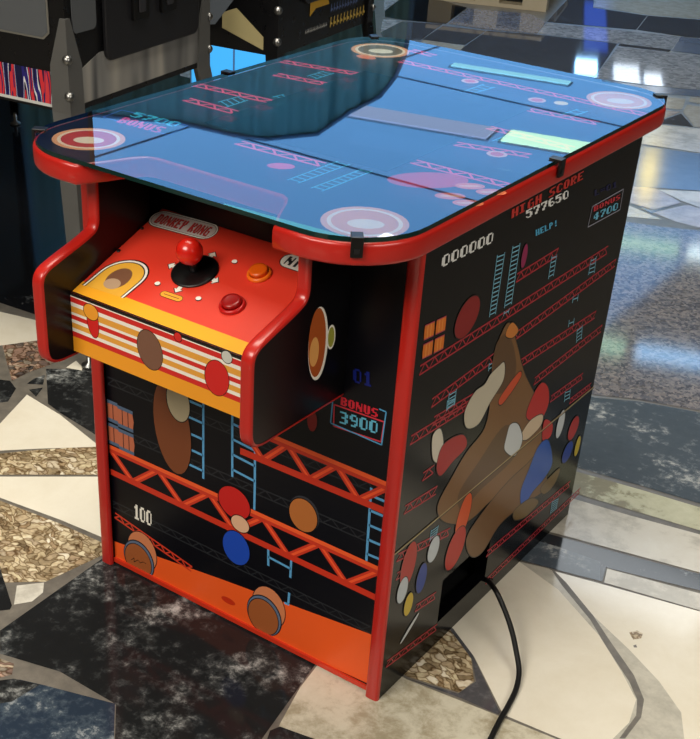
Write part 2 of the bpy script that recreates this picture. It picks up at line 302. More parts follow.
slab('dark_strip', [(0.4947, 0.5456), (0.58, 0.5631), (0.7161, 0.5928), (0.9139, 0.64), (0.9306, 0.5901), (0.8339, 0.5707), (0.6804, 0.5291), (0.6921, 0.4868), (0.6391, 0.4726), (0.5183, 0.4448)])
slab('blue_marble', [(0.4811, 0.5137), (0.591, 0.5324), (0.6647, 0.5389), (0.6882, 0.4873), (0.6298, 0.4724), (0.5183, 0.4448)])
slab('white_travertine', [(0.683, 0.5275), (0.8369, 0.5625), (0.9325, 0.5847), (0.9484, 0.5369), (0.8541, 0.5172), (0.6959, 0.4864)])
slab('white_travertine', [(0.4759, 0.6826), (0.5447, 0.6951), (0.6466, 0.7103), (0.7719, 0.7346), (0.8752, 0.7557), (0.9139, 0.64), (0.8148, 0.621), (0.5729, 0.5694), (0.5375, 0.5605)])
slab('green_travertine', [(0.4697, 0.7809), (0.5007, 0.7878), (0.625, 0.8077), (0.7388, 0.822), (0.8484, 0.8357), (0.8721, 0.765), (0.7671, 0.7472), (0.5355, 0.7144), (0.4875, 0.7015)])
slab('blue_marble', [(0.3195, 1.0885), (0.3989, 1.0967), (0.4822, 1.1447), (0.602, 1.1836), (0.7387, 1.2272), (0.8608, 0.8545), (0.7337, 0.8354), (0.6192, 0.8214), (0.4612, 0.7982)])
slab('granite', [(-0.2079, 2.1692), (0.0011, 2.1697), (0.0958, 2.2025), (0.1975, 2.2532), (0.3789, 2.3248), (0.7358, 1.2359), (0.5987, 1.1923), (0.4785, 1.1534), (0.3913, 1.1081), (0.2962, 1.0868)])
slab('pink_stone', [(-0.2081, 2.4554), (-0.0439, 2.5205), (0.0635, 2.4477), (0.023, 2.3265), (-0.0551, 2.3363), (-0.1359, 2.2967)])
slab('smooth_blue', [(-0.0303, 2.3238), (0.0265, 2.3181), (0.0647, 2.4367), (0.0391, 2.3416), (0.0345, 2.291)])
slab('white_travertine', [(-0.1359, 2.2967), (-0.0464, 2.3087), (0.0774, 2.2628), (-0.0117, 2.2137), (-0.0833, 2.1812)])
slab('pink_stone', [(0.0334, 2.3014), (0.0844, 2.4432), (0.1281, 2.4366), (0.3297, 2.4746), (0.3709, 2.349), (0.1884, 2.2772), (0.1133, 2.2738)])
slab('white_travertine', [(-0.0354, 2.5158), (0.0701, 2.59), (0.2521, 2.7113), (0.3241, 2.492), (0.1248, 2.4453), (0.0566, 2.4654)])
slab('smooth_blue', [(-0.4473, 2.8971), (-0.2674, 2.9137), (-0.0762, 2.9767), (0.144, 3.0411), (0.2521, 2.7113), (0.0665, 2.5994), (-0.1066, 2.4868), (-0.2645, 2.4282)])
slab('white_travertine', [(-0.5634, 3.2355), (-0.3515, 3.1943), (-0.1873, 3.2705), (0.0397, 3.3593), (0.1404, 3.0522), (-0.0804, 2.9878), (-0.2742, 2.9384), (-0.4577, 2.9196)])
slab('charcoal', [(-0.3917, 3.207), (-0.334, 3.2646), (-0.3144, 3.4109), (-0.216, 3.2765), (-0.3402, 3.223)])
slab('beige_stone', [(-0.4626, 3.5902), (-0.3811, 3.6327), (-0.3326, 3.4674), (-0.4032, 3.4344)]); slab('pink_stone', [(-0.3812, 3.3999), (-0.3249, 3.4376), (-0.3391, 3.2772), (-0.3557, 3.2607)])
slab('beige_stone', [(-0.3451, 3.5506), (-0.297, 3.5605), (-0.0606, 3.6652), (0.0356, 3.3719), (-0.2133, 3.2792), (-0.3193, 3.4433)]); slab('beige_stone', [(-0.3806, 3.6736), (-0.3456, 3.6889), (-0.1031, 3.795), (-0.0792, 3.7221), (-0.3129, 3.6026), (-0.3557, 3.5987)])
slab('smooth_blue', [(-0.7529, 3.6517), (-0.5793, 3.7001), (-0.3967, 3.8022), (-0.1376, 3.9002), (-0.1128, 3.8246), (-0.3511, 3.7035), (-0.5214, 3.612), (-0.6994, 3.5341)])
slab('light_granite', [(-0.9426, 4.2596), (-0.6068, 4.3796), (-0.3255, 4.4735), (-0.1477, 3.931), (-0.3967, 3.8022), (-0.5826, 3.7182), (-0.7847, 3.6632)])
slab('charcoal', [(-0.9606, 4.3224), (-0.7455, 4.39), (-0.7371, 4.3457), (-0.9507, 4.2781)])
slab('smooth_blue', [(-0.8131, 4.6815), (-0.7322, 4.7111), (-0.4001, 4.8425), (-0.3048, 4.5456), (-0.6138, 4.3981), (-0.7347, 4.3748)])
slab('charcoal', [(-1.1133, 5.0095), (-0.8965, 5.1183), (-0.5418, 5.2843), (-0.4135, 4.8841), (-0.74, 4.7317), (-0.7994, 4.6964), (-1.023, 4.661)])
slab('beige_stone', [(-1.5074, 5.2833), (-1.161, 5.8446), (-0.8392, 6.3881), (-0.557, 5.3317), (-0.9053, 5.1416), (-1.1265, 5.0285), (-1.4028, 4.9945)])
slab('charcoal', [(-1.4662, 4.6806), (-1.6078, 5.1672), (-1.5223, 5.266), (-1.3921, 4.9712), (-1.1169, 5.0054), (-1.0265, 4.6572), (-1.407, 4.4855)])
slab('light_granite', [(-1.3969, 4.4652), (-0.8131, 4.6815), (-0.7455, 4.39), (-1.319, 4.2174)])
slab('charcoal', [(-1.5155, 4.0904), (-1.3453, 4.1887), (-0.9705, 4.3118), (-0.7847, 3.6632), (-1.0665, 3.6456), (-1.3835, 3.6555), (-1.4172, 3.671)])
slab('granite', [(-1.8203, 4.4509), (-1.5497, 4.5868), (-1.4003, 4.4614), (-1.3223, 4.2138), (-1.5256, 4.1089), (-1.7166, 4.0796)])
slab('charcoal', [(-1.7111, 4.0246), (-1.5187, 4.0868), (-1.4484, 3.7694), (-1.6316, 3.7073)])
slab('beige_stone', [(-1.6284, 3.7107), (-1.439, 3.7528), (-1.4019, 3.6358), (-1.5978, 3.6352)])
slab('charcoal', [(-1.8889, 3.9502), (-1.7329, 4.0615), (-1.6347, 3.7039), (-1.7629, 3.5924), (-1.8691, 3.7315)])
slab('far_black', [(-2.076, 4.0939), (-2.2406, 4.5868), (-2.1778, 4.583), (-1.8356, 4.4679), (-1.7231, 4.0724), (-1.912, 3.9868), (-2.0028, 3.9804)])
slab('light_granite', [(-1.9855, 3.9363), (-1.8971, 3.9721), (-1.8362, 3.6809)]); slab('light_granite', [(-2.2758, 4.3941), (-2.2234, 4.5301), (-2.0793, 4.0902)])
slab('light_granite', [(-2.4182, 2.989), (-2.4207, 3.1256), (-1.8916, 2.4735), (-1.9725, 2.4739)])
struct(fl.build('floor', fix=False))

# ceiling: solid over the near part, glazed skylight with light rows over the far part
wallm = mat('painted_wall', (60, 62, 66), .8); ceilm = mat('painted_ceiling', (196, 190, 178), .8); framem = mat('skylight_frame', (110, 140, 168), .5)
ce = MB()
ce.box((-16, -5, 3.0), (8, 3.6, 3.1), ceilm); ce.box((-16, 13.2, 3.0), (8, 22, 3.1), ceilm)
ce.box((-16, 3.6, 3.0), (-5.9, 13.2, 3.1), ceilm); ce.box((-2.05, 3.6, 3.0), (8, 13.2, 3.1), ceilm)
struct(ce.build('ceiling'))
def fm(x, y, a=math.atan2(.62, 2.9)): return a
sk = MB()
for x in (-5.89, -4.9, -2.06):
     sk.box((x-.01, 3.6, 3.0), (x+.01, 13.2, 3.008), framem)
for k in range(5):
    y = 3.6+2.4*k; sk.box((-5.9, y-.01, 3.0), (-2.05, y+.01, 3.008), framem)
struct(sk.build('window_1'))
g = bpy.data.materials.new('skylight_glass'); g.use_nodes = True; nt = g.node_tree; nt.nodes.clear()
o_ = nt.nodes.new('ShaderNodeOutputMaterial'); t_ = nt.nodes.new('ShaderNodeBsdfTransparent'); gl = nt.nodes.new('ShaderNodeBsdfGlossy'); mx_ = nt.nodes.new('ShaderNodeMixShader')
mx_.inputs[0].default_value = .06; t_.inputs[0].default_value = (.92, .97, 1, 1); gl.inputs['Roughness'].default_value = .02
nt.links.new(t_.outputs[0], mx_.inputs[1]); nt.links.new(gl.outputs[0], mx_.inputs[2]); nt.links.new(mx_.outputs[0], o_.inputs[0])
pg = MB(); pg.face([(-5.9, 3.6, 3.03), (-2.05, 3.6, 3.03), (-2.05, 13.2, 3.03), (-5.9, 13.2, 3.03)], g); struct(pg.build('window_2'))
wl = MB(); wl.box((-16, 22, 0), (8, 22.1, 3.1), wallm); struct(wl.build('wall_back'))
wl = MB(); wl.box((-16.1, -5, 0), (-16, 22, 3.1), wallm); struct(wl.build('wall_left'))
wl = MB(); wl.box((8, -5, 0), (8.1, 22, 3.1), wallm); struct(wl.build('wall_right'))
wl = MB(); wl.box((-16, -5.1, 0), (8, -5, 3.1), wallm); struct(wl.build('wall_front'))

# light fixtures hanging in rows under the skylight
greenw = mat('tube_green_white', (240, 255, 245), .4, emit=(200, 255, 225), es=3.2)
violetw = mat('tube_violet', (220, 210, 240), .4, emit=(165, 190, 235), es=1.9)
cyanw = mat('tube_cyan', (220, 250, 255), .4, emit=(120, 225, 255), es=2.2)
greendim = mat('tube_green_dim', (220, 255, 230), .4, emit=(180, 240, 205), es=5.0)
whitew = mat('tube_white', (250, 255, 255), .4, emit=(225, 250, 255), es=10.0)
skyw = mat('tube_sky', (220, 245, 255), .4, emit=(150, 205, 255), es=9.0)
cyandim = mat('tube_cyan_dim', (200, 250, 255), .4, emit=(150, 225, 250), es=2.3)
def tube_lamp(p0, p1, m, label, wd=.17):
    p0 = Vector((*p0, 2.93)); p1 = Vector((*p1, 2.93)); d = p1-p0; L = d.length; a = math.atan2(d.y, d.x)
    t = thing('strip_lamp', label, 'lamp', (p0+p1)/2, a, 'strip lamps in rows under the ceiling')
    b = MB(); b.box((-L/2, -wd/2-.01, 0), (L/2, wd/2+.01, .015), mat('lamp_housing', (225, 235, 245), .5)); b.build('housing', t)
    b = MB(); b.box((-L/2+.02, -wd/2, -.012), (L/2-.02, wd/2, 0), m); b.build('diffuser', t)
    return t
for p0, p1, m, lb, wd in (((-4.1, 6.98), (-2.97, 7.22), violetw, 'violet strip lamp in the middle row, nearest the green curtain', .30), ((-2.90, 7.25), (-2.10, 7.42), greenw, 'green-white strip lamp in the middle row', .30),
    ((-2.02, 7.38), (-1.69, 7.45), greendim, 'short dim green strip lamp in the middle row', .22), ((-1.64, 7.47), (-.7, 7.80), skyw, 'pale blue strip lamp at the right end of the middle row', .22),
    ((-4.3, 8.85), (-3.2, 9.05), cyandim, 'faint cyan strip lamp in the far row, nearest the curtain', .10), ((-3.1, 9.50), (-2.17, 9.81), greendim, 'dim green strip lamp in the far row', .22), ((-2.12, 9.83), (-1.2, 10.1), whitew, 'white strip lamp at the right end of the far row', .22),
    ((-3.5, 4.56), (-2.3, 4.64), cyanw, 'cyan strip lamp in the nearest row', .13)):
    tube_lamp(p0, p1, m, lb, wd)
# blue panel, stand-in panels for a window and yellow lamp far down the hall, seen as reflections in the floor
def panel_lamp(x, y, sx, sy, col, es, label, name='panel_lamp'):
    t = thing(name, label, 'lamp', (x, y, 2.86), math.radians(25))
    b = MB(); b.box((-sx/2-.03, -sy/2-.03, .03), (sx/2+.03, sy/2+.03, .14), framem); b.build('housing', t)
    b = MB(); b.box((-sx/2, -sy/2, 0), (sx/2, sy/2, .03), mat('diffuser_'+label.split()[0], col, .4, emit=col, es=es)); b.build('diffuser', t)
panel_lamp(-5.80, 15.5, .30, .8, (150, 205, 255), 14, 'blue panel lamp under the far ceiling beside the white panels')
panel_lamp(-5.1, 15.3, .34, 1.5, (225, 240, 255), 4, 'white lit panel standing in for a window, next to the blue lamp')
panel_lamp(-4.62, 15.1, .22, 1.5, (226, 240, 255), 5, 'pale lit panel standing in for a window, at the right end of the far three')
panel_lamp(-6.9, 18.2, .34, 3.6, (60, 110, 255), .9, 'violet-blue long lit panel added for the blue streak on the floor')  # added to draw out the blue lamp's streak in the floor
panel_lamp(-3.25, 11.6, .14, .7, (255, 226, 120), 16, 'yellow panel lamp hanging under the skylight')
# added display panel in place of a blue reflection on the floor
t = thing('blue_glow_standin', 'added blue glowing panel in place of a floor reflection between the pinball machine legs', 'reflection stand-in', (-1.86, 2.25, 0), math.radians(37))
b = MB(); b.box((.10, 0, 0), (.42, .03, .40), framem); b.build('frame', t)
b = MB()
for i in range(2):
    for j in range(2): b.box((.105+.157*i, -.004, .01+.19*j), (.255+.157*i, 0, .19+.19*j), mat('blue_glow', (40, 120, 200), .3, emit=(70, 176, 240), es=1.0))
b.build('glow_face', t)

# dark green curtain across the left end of the hall
cur = MB(); gm = mat('green_curtain', (128, 168, 156), .8)
ct = thing('curtain', 'dark green pleated curtain hanging across the left end of the hall', 'curtain', (-4.11, 5.816, 0), -math.radians(38)+0)
ct.rotation_euler = (0, 0, math.atan2(.61566, .78801))
top = [(-1.7, 2.74), (-1.4, 2.75), (-.6, 2.79), (-.2, 2.87), (.03, 2.89), (.4, 2.84), (.63, 2.67), (.83, 2.56), (.93, 2.42), (.98, 2.28), (1.0, 2.1)]
def topz(u):
    for (a, za), (c_, zc) in zip(top, top[1:]):
        if a <= u <= c_: return za+(zc-za)*(u-a)/(c_-a)
    return 2.1
N = 260; V = []; F_ = []
for i in range(N+1):
    u = -1.7+2.7*i/N; y = .035*math.sin(u*26)+.02*math.sin(u*61+1)
    for (z, k) in ((.02, 1.3), (1.2, 1), (topz(u), .05)): V.append((u, y*k, z))
for i in range(N):
    for k in range(2): F_.append((i*3+k, (i+1)*3+k, (i+1)*3+k+1, i*3+k+1))
cur.add(V, F_, gm, True); o = cur.build('drape', ct, fix=False); so = o.modifiers.new('thickness', 'SOLIDIFY'); so.thickness = .008
b = MB(); b.tube([(u, 0, z+.012) for u, z in top], .016, framem, 10); b.build('curtain_rail', ct)
for u, z in ((1.0, 2.1), (-1.7, 2.74)):
    b = MB(); b.tube([(u, 0, 0), (u, 0, z)], .02, framem, 10); b.build('support_post', ct)

# ---------------------------------------------------------------- arcade cabinet
W, D = .5547, .639
cab = thing('arcade_cabinet', 'red and black cocktail arcade cabinet with glass top standing on the marble floor', 'arcade machine')
fx = lambda x: (lambda u, v, t: (x+t, u, v))       # side plane (y,z) -> 3D, t outward +x
TB = .708                                          # underside of the tabletop
fp = [(0, 0), (D, 0), (D, TB), (0, TB)]
idf = lambda u, v, t: (t, u, v)
def side(x0, x1, name):
    b = MB(); b.prism(fp, x0, x1, idf, sideblk); p = b.build(name, cab)
    return p
L_ = side(0, .02, 'side_panel'); 
# right side panel has a cable port cut in it: built from pieces around the opening
VY0, VY1, VZ0, VZ1 = .160, .312, .046, .128
b = MB()
SZ = .2655
for (y0, z0, y1, z1) in ((0, 0, D, VZ0), (0, VZ0, VY0, VZ1), (VY1, VZ0, D, VZ1), (0, VZ1, D, SZ-.001), (0, SZ+.001, D, TB)):
    b.box((W-.02, y0, z0), (W, y1, z1), sideblk)
b.box((W-.02, 0, SZ-.001), (W-.0008, D, SZ+.001), mat('raw_board_edge', (150, 130, 90), .6))
R_ = b.build('side_panel', cab, fix=False)
for nm, x0, x1, par in (('edge_molding', -.001, .021, L_), ('edge_molding', W-.021, W+.001, R_)):
    b = MB(); b.molding([(0, TB), (0, 0)], x0, x1, lambda u, v, t: (t, 2*0+u, v), redm, th=.007); m_ = b.build(nm, par, fix=False); m_.rotation_euler = (0, 0, 0)
b = MB(); b.box((W-.10, VY0-.01, VZ0-.01), (W-.022, VY1+.01, VZ1+.01), mat('port_black', (4, 4, 5), .6))
b = MB(); pm = mat('port_black', (4, 4, 5), .6)
b.box((W-.09, VY0-.01, VZ0-.01), (W-.085, VY1+.01, VZ1+.01), pm); b.box((W-.085, VY0-.01, VZ0-.012), (W-.02, VY1+.01, VZ0-.01), pm); b.box((W-.085, VY0-.01, VZ1+.01), (W-.02, VY1+.01, VZ1+.012), pm)
b.box((W-.085, VY0-.012, VZ0-.01), (W-.02, VY0-.01, VZ1+.01), pm); b.box((W-.085, VY1+.01, VZ0-.01), (W-.02, VY1+.012, VZ1+.01), pm)
b.build('cable_port', R_)
b = MB(); b.box((.02, D-.015, 0), (W-.02, D, TB), black); b.build('back_panel', cab)
FY = .006
b = MB(); b.prism([(.02, .004), (W-.02, .004), (W-.02, TB), (.44, TB), (.44, .60), (.105, .60), (.105, TB), (.02, TB)], FY, FY+.015, lambda u, v, t: (u, t, v), black); FP = b.build('front_panel', cab)
b = MB(); b.box((.095, .0405, .59), (.45, .055, TB), black); b.build('recess_board', cab)
b = MB(); b.box((.02, FY-.004, .004), (W-.02, FY, .012), mat('kick_red', (206, 52, 26), .35)); b.build('bottom_trim', FP)

# front artwork
A = Art(lambda u, v, t: (u, FY-t, v), .33)
NAVY = (14, 14, 22); OR = (240, 88, 46); ORD = (200, 56, 34); GR = (40, 42, 46); LB = (92, 160, 208)
A.poly([(.021, .012), (W-.021, .012), (W-.021, .595), (.021, .595)], (7, 7, 14)); A.up()
A.poly([(.453, .59), (W-.021, .59), (W-.021, TB), (.453, TB)], (7, 7, 14)); A.up()
for a, b_ in (((0.0225, 0.3522), (0.5298, 0.3571)), ((0.0237, 0.2684), (0.5051, 0.2747)), ((0.0152, 0.1243), (0.5255, 0.1207))):
    A.girder(a, b_, .012, GR, .002, 1.2)
A.poly([(0.0172, 0.0432), (0.2475, 0.074), (0.5301, 0.1082), (0.5314, 0.015), (0.2481, 0.0002), (0.0141, -0.0101)], (238, 92, 34)); A.up()
A.ell((0.2641, 0.0386), .014, .006, (196, 48, 18)); A.up()
A.ladder((0.2667, 0.3992), (0.2686, 0.2715), (0.3079, 0.3965), (0.3106, 0.2679), .004, LB, 5)
A.ladder((0.1778, 0.4101), (0.1756, 0.2464), (0.2134, 0.4094), (0.2131, 0.2455), .004, LB, 6); A.seg((0.3105, 0.2731), (0.3107, 0.2312), .004, LB)
A.ladder((0.5065, 0.3506), (0.509, 0.2305), (0.54, 0.3502), (0.5438, 0.2313), .004, LB, 5)
A.ladder((0.3387, 0.1753), (0.3399, 0.1426), (0.3814, 0.173), (0.3811, 0.1398), .004, LB, 1)
A.seg((0.3806, 0.1115), (0.3798, 0.0901), .004, LB); A.seg((0.3723, 0.0883), (0.3817, 0.0892), .004, LB); A.up()
def biggirder(t0, t1, b0, b1, n, ph=0):
    for k in range(n):
        t = lambda f: (t0[0]+(t1[0]-t0[0])*f, t0[1]+(t1[1]-t0[1])*f); bb = lambda f: (b0[0]+(b1[0]-b0[0])*f, b0[1]+(b1[1]-b0[1])*f)
        p, q = (t(k/n), bb((k+1)/n)) if (k+ph) % 2 == 0 else (bb(k/n), t((k+1)/n))
        A.seg(p, q, .011, ORD); A.up(); A.seg(p, q, .004, OR); A.up()
    A.seg(t0, t1, .013, ORD); A.seg(b0, b1, .011, (200, 52, 30)); A.up(); A.seg((t0[0], t0[1]+.003), (t1[0], t1[1]+.003), .007, (236, 92, 44)); A.up()
biggirder((0.2818, 0.3643), (0.5324, 0.3629), (0.2826, 0.3215), (0.5299, 0.3235), 6)
biggirder((0.019, 0.2246), (0.5313, 0.2237), (0.0163, 0.1806), (0.5307, 0.176), 10)
A.girder((0.0251, 0.1029), (0.1901, 0.0704), .010, (206, 60, 36), .003, 1.1)
BRN = (160, 92, 60); HOOP = (84, 104, 130)
def barrel(c, w_, h_):
    A.poly([(c[0]-w_*.42, c[1]-h_/2), (c[0]+w_*.42, c[1]-h_/2), (c[0]+w_/2, c[1]), (c[0]+w_*.42, c[1]+h_/2), (c[0]-w_*.42, c[1]+h_/2), (c[0]-w_/2, c[1])], (188, 106, 76)); A.up()
    for k in (-.42, .42): A.seg((c[0]-w_*.46, c[1]+k*h_), (c[0]+w_*.46, c[1]+k*h_), h_*.16, HOOP)
    for k in (-.17, .17): A.seg((c[0]+k*w_, c[1]-h_*.36), (c[0]+k*w_, c[1]+h_*.36), w_*.05, (70, 40, 34))
    A.up()
for c in ((0.0567, 0.2913), (0.0568, 0.2501), (0.0253, 0.294), (0.025, 0.2526)): barrel(c, .035, .038)
A.ell((0.4001, 0.2627), .0265, .029, (52, 52, 58)); A.up(); A.oell((0.3985, 0.2594), .0245, .027, (176, 104, 50))
# keg lying at the lower right and lower left
for hc, tc_ in (((0.3337, 0.0417), (0.3495, 0.0867)), ((0.0727, 0.0276), (0.0849, 0.0556))):
    cz = lambda c, rx, ry, col_: A.poly([(c[0]+rx*math.cos(2*PI*k/36), max(.0125, c[1]+ry*math.sin(2*PI*k/36))) for k in range(36)], col_)
    for cc_, rx, ry, col_ in (((hc[0]+.010, hc[1]+.024), .0325, .0385, (26, 22, 24)), ((hc[0]+.010, hc[1]+.024), .0312, .037, (206, 126, 84)), ((hc[0]+.002, hc[1]+.004), .034, .0375, (28, 30, 38)),
            ((hc[0]+.0015, hc[1]+.003), .0325, .036, (96, 110, 134)), (hc, .0305, .034, (28, 26, 30)), (hc, .029, .0325, (158, 88, 46))):
        cz(cc_, rx, ry, col_); A.up()
sg = [(0.0568, 0.0223), (0.0639, 0.0297), (0.0635, 0.0213), (0.0728, 0.0297), (0.0771, 0.0256), (0.084, 0.0308), (0.0905, 0.0298)]
for p, q in zip(sg, sg[1:]): A.seg(p, q, .0012, (30, 16, 12))
A.up()
A.text('100', (0.0664, 0.1109), (0.1053, 0.1114), (0.067, 0.1394), (236, 232, 220))
A.text('BONUS', (0.4488, 0.4566), (0.5069, 0.4583), (0.4484, 0.4691), (226, 40, 60))
A.text('3900', (0.4492, 0.4295), (0.5083, 0.4349), (0.4487, 0.4475), (110, 200, 232))
A.rect([(0.4386, 0.4536), (0.4401, 0.4215), (0.5154, 0.4256), (0.5171, 0.4561)], .0022, (222, 60, 76))
for p, q in (((0.435, 0.4242), (0.5165, 0.4215)), ((0.5165, 0.4215), (0.5187, 0.4714)), ((0.4361, 0.4595), (0.435, 0.4242)), ((0.5187, 0.4714), (0.5079, 0.4719))): A.seg(p, q, .002, (90, 170, 220))
A.up()
A.text('01', (0.4655, 0.4963), (0.4931, 0.4987), (0.4639, 0.516), (22, 34, 120))
# plain colour fields where the picture figures of the print were
A.oell((0.1529, 0.3112), .036, .078, (120, 66, 38), .12); A.oell((0.1655, 0.3599), .022, .032, (186, 172, 140), .1)
A.oell((0.405, 0.4162), .008, .016, (150, 30, 26))
A.oell((0.2731, 0.2276), .030, .027, (196, 34, 30)); A.oell((0.2783, 0.1477), .026, .030, (30, 72, 178)); A.oell((0.2852, 0.195), .017, .014, (222, 176, 142))
fa = A.build('front_artwork', FP, fix=False)

# side artwork
A = Art(lambda u, v, t: (W+t, u, v), .3)
RD = (170, 40, 52); LC = (128, 190, 214)
for a, b_, h in (((0.2599, 0.5905), (0.3869, 0.5904), .012), ((0.016, 0.545), (0.5808, 0.5369), .0125), ((0.2711, 0.494), (0.6274, 0.5014), .012), ((0.0576, 0.4814), (0.2439, 0.4853), .0125),
    ((0.2961, 0.4405), (0.5831, 0.4259), .012), ((0.3791, 0.385), (0.6229, 0.3872), .012), ((0.069, 0.4499), (0.2072, 0.4387), .0125), ((0.4572, 0.322), (0.5783, 0.3157), .011), ((0.5417, 0.2818), (0.6249, 0.2784), .009),
    ((0.0123, 0.4462), (0.1772, 0.4337), .0125), ((0.0166, 0.3362), (0.1021, 0.326), .0125), ((0.0566, 0.3691), (0.0855, 0.368), .0125), ((0.0116, 0.2599), (0.1603, 0.2242), .0115), ((0.0146, 0.2258), (0.0554, 0.2181), .011),
    ((0.0826, 0.1281), (0.1422, 0.1167), .0115), ((0.0132, 0.0669), (0.1602, 0.0434), .011), ((0.3047, 0.1028), (0.6165, 0.0844), .011), ((0.3183, 0.0387), (0.6753, 0.0406), .0105)):
    A.girder(a, b_, h, RD, .0026, .95)
for q in (((0.1897, 0.6386), (0.1918, 0.5504), (0.2109, 0.6364), (0.209, 0.5489), 14), ((0.2329, 0.6383), (0.2345, 0.549), (0.2536, 0.6365), (0.2551, 0.548), 14), ((0.3667, 0.5844), (0.3679, 0.5491), (0.3834, 0.5824), (0.3841, 0.5486), 5),
    ((0.5196, 0.5339), (0.5194, 0.5078), (0.538, 0.5332), (0.543, 0.5038), 4), ((0.4739, 0.4879), (0.475, 0.476), (0.4927, 0.485), (0.4938, 0.473), 1), ((0.4752, 0.4475), (0.4763, 0.4353), (0.4942, 0.4443), (0.4954, 0.432), 1),
    ((0.5152, 0.4181), (0.522, 0.3913), (0.5334, 0.4187), (0.5404, 0.3916), 4), ((0.1032, 0.4716), (0.1036, 0.4458), (0.1221, 0.47), (0.1222, 0.4456), 4), ((0.2122, 0.4741), (0.2127, 0.4616), (0.2269, 0.4732), (0.2274, 0.4605), 2),
    ((0.5129, 0.3084), (0.5175, 0.2862), (0.5333, 0.3038), (0.5372, 0.2836), 3), ((0.3269, 0.1915), (0.3298, 0.1633), (0.3556, 0.1846), (0.3529, 0.1592), 6), ((0.5473, 0.0765), (0.5495, 0.0479), (0.5735, 0.0697), (0.574, 0.046), 6),
    ((0.1006, 0.2525), (0.1002, 0.2335), (0.1204, 0.2506), (0.1182, 0.2344), 4), ((0.1, 0.4624), (0.1011, 0.4453), (0.1213, 0.4582), (0.1208, 0.4462), 3), ((0.2359, 0.5441), (0.2351, 0.537), (0.2505, 0.5436), (0.2497, 0.5364), 1)):
    A.ladder(q[0], q[1], q[2], q[3], .0017, LC, q[4])
A.text('HIGH SCORE', (0.2159, 0.6806), (0.431, 0.6801), (0.2136, 0.6932), (196, 52, 44))
A.text('577650', (0.261, 0.6679), (0.3904, 0.6637), (0.2565, 0.6803), (236, 236, 232))
A.text('000000', (0.0414, 0.667), (0.1701, 0.6613), (0.0407, 0.6818), (232, 232, 228))
A.text('HELP!', (0.3007, 0.6329), (0.3675, 0.6293), (0.2969, 0.6424), (84, 174, 214))
A.text('BONUS', (0.4933, 0.616), (0.5911, 0.6101), (0.491, 0.6241), (200, 50, 62))
A.text('4700', (0.4994, 0.5998), (0.589, 0.5942), (0.4972, 0.6118), (110, 190, 220))
A.text('L=01', (0.4855, 0.6415), (0.5668, 0.6347), (0.4824, 0.6513), (20, 24, 74))
A.rect([(0.482, 0.5953), (0.4851, 0.6258), (0.5979, 0.6238), (0.6004, 0.5907)], .0018, (150, 150, 166))
# stacked kegs
q00, q10, q01 = (0.0168, 0.5529), (0.0715, 0.5477), (0.0148, 0.601)
for i in range(2):
    for j in range(2):
        P = lambda a, b_: (q00[0]+(q10[0]-q00[0])*a+(q01[0]-q00[0])*b_, q00[1]+(q10[1]-q00[1])*a+(q01[1]-q00[1])*b_)
        a0, a1, b0, b1 = i*.52+.03, i*.52+.46, j*.54+.03, j*.54+.43
        A.poly([P(a0, b0), P(a1, b0), P(a1+.01, (b0+b1)/2), P(a1, b1), P(a0, b1), P(a0-.01, (b0+b1)/2)], (222, 116, 34)); A.up()
        for t in (.33, .66): A.seg(P(a0+(a1-a0)*t, b0), P(a0+(a1-a0)*t, b1), .0014, (240, 170, 90))
        A.seg(P(a0, b0), P(a1, b0), .0016, (180, 60, 90)); A.seg(P(a0, b1), P(a1, b1), .0016, (180, 60, 90)); A.up()
# plain colour fields where the picture figures of the print were
BR = (128, 90, 52); BR2 = (98, 70, 44)
A.oell((0.127, 0.5728), .032, .026, (140, 34, 34), .35); 
A.oell((0.2736, 0.6122), .008, .017, (150, 36, 84)); 
def blob(pts, rgb, w=.0016):
    n = len(pts); out = []
    for i in range(n):
        a, b_, c_, d = (Vector(pts[(i+k-1) % n]) for k in range(4))
        for k in range(6):
            t = k/6; out.append(.5*((2*b_)+(-a+c_)*t+(2*a-5*b_+4*c_-d)*t*t+(-a+3*b_-3*c_+d)*t**3))
    A.poly([tuple(p) for p in out], rgb); A.up()
    if w:
        for p, q_ in zip(out, out[1:]+out[:1]): A.seg(tuple(p), tuple(q_), w, (8, 6, 6))
        A.up()
blob([(0.2574, 0.5202), (0.2962, 0.4708), (0.3363, 0.4119), (0.398, 0.3428), (0.437, 0.2777), (0.4465, 0.2173), (0.367, 0.215), (0.2802, 0.2075), (0.2116, 0.208), (0.1382, 0.2465), (0.1098, 0.2887), (0.1444, 0.3221), (0.1786, 0.3459), (0.2266, 0.3643), (0.232, 0.4111), (0.2213, 0.4722), (0.2326, 0.5048)], BR)
blob([(0.2303, 0.5026), (0.2639, 0.4981), (0.3042, 0.4341), (0.2882, 0.4045), (0.2423, 0.4165), (0.2236, 0.4744)], BR2, 0)
blob([(0.298, 0.3382), (0.3709, 0.2795), (0.3385, 0.2544), (0.2442, 0.2492), (0.1921, 0.2397), (0.1714, 0.2783), (0.223, 0.3085)], BR2, 0)
blob([(0.4543, 0.2156), (0.5063, 0.1279), (0.4235, 0.133), (0.3388, 0.1374), (0.2861, 0.1111), (0.2435, 0.1271), (0.2196, 0.1742), (0.2632, 0.1995), (0.333, 0.2165), (0.3964, 0.2198)], (116, 82, 48))
blob([(0.2561, 0.5146), (0.2706, 0.5156), (0.2916, 0.4959), (0.2754, 0.4893), (0.2512, 0.5011)], (206, 126, 54))
blob([(0.2428, 0.4577), (0.2608, 0.4571), (0.2667, 0.4261), (0.2339, 0.4038), (0.2048, 0.3804), (0.1681, 0.3899), (0.1552, 0.4209), (0.1777, 0.4428), (0.2058, 0.444), (0.2205, 0.4538)], (200, 190, 168))
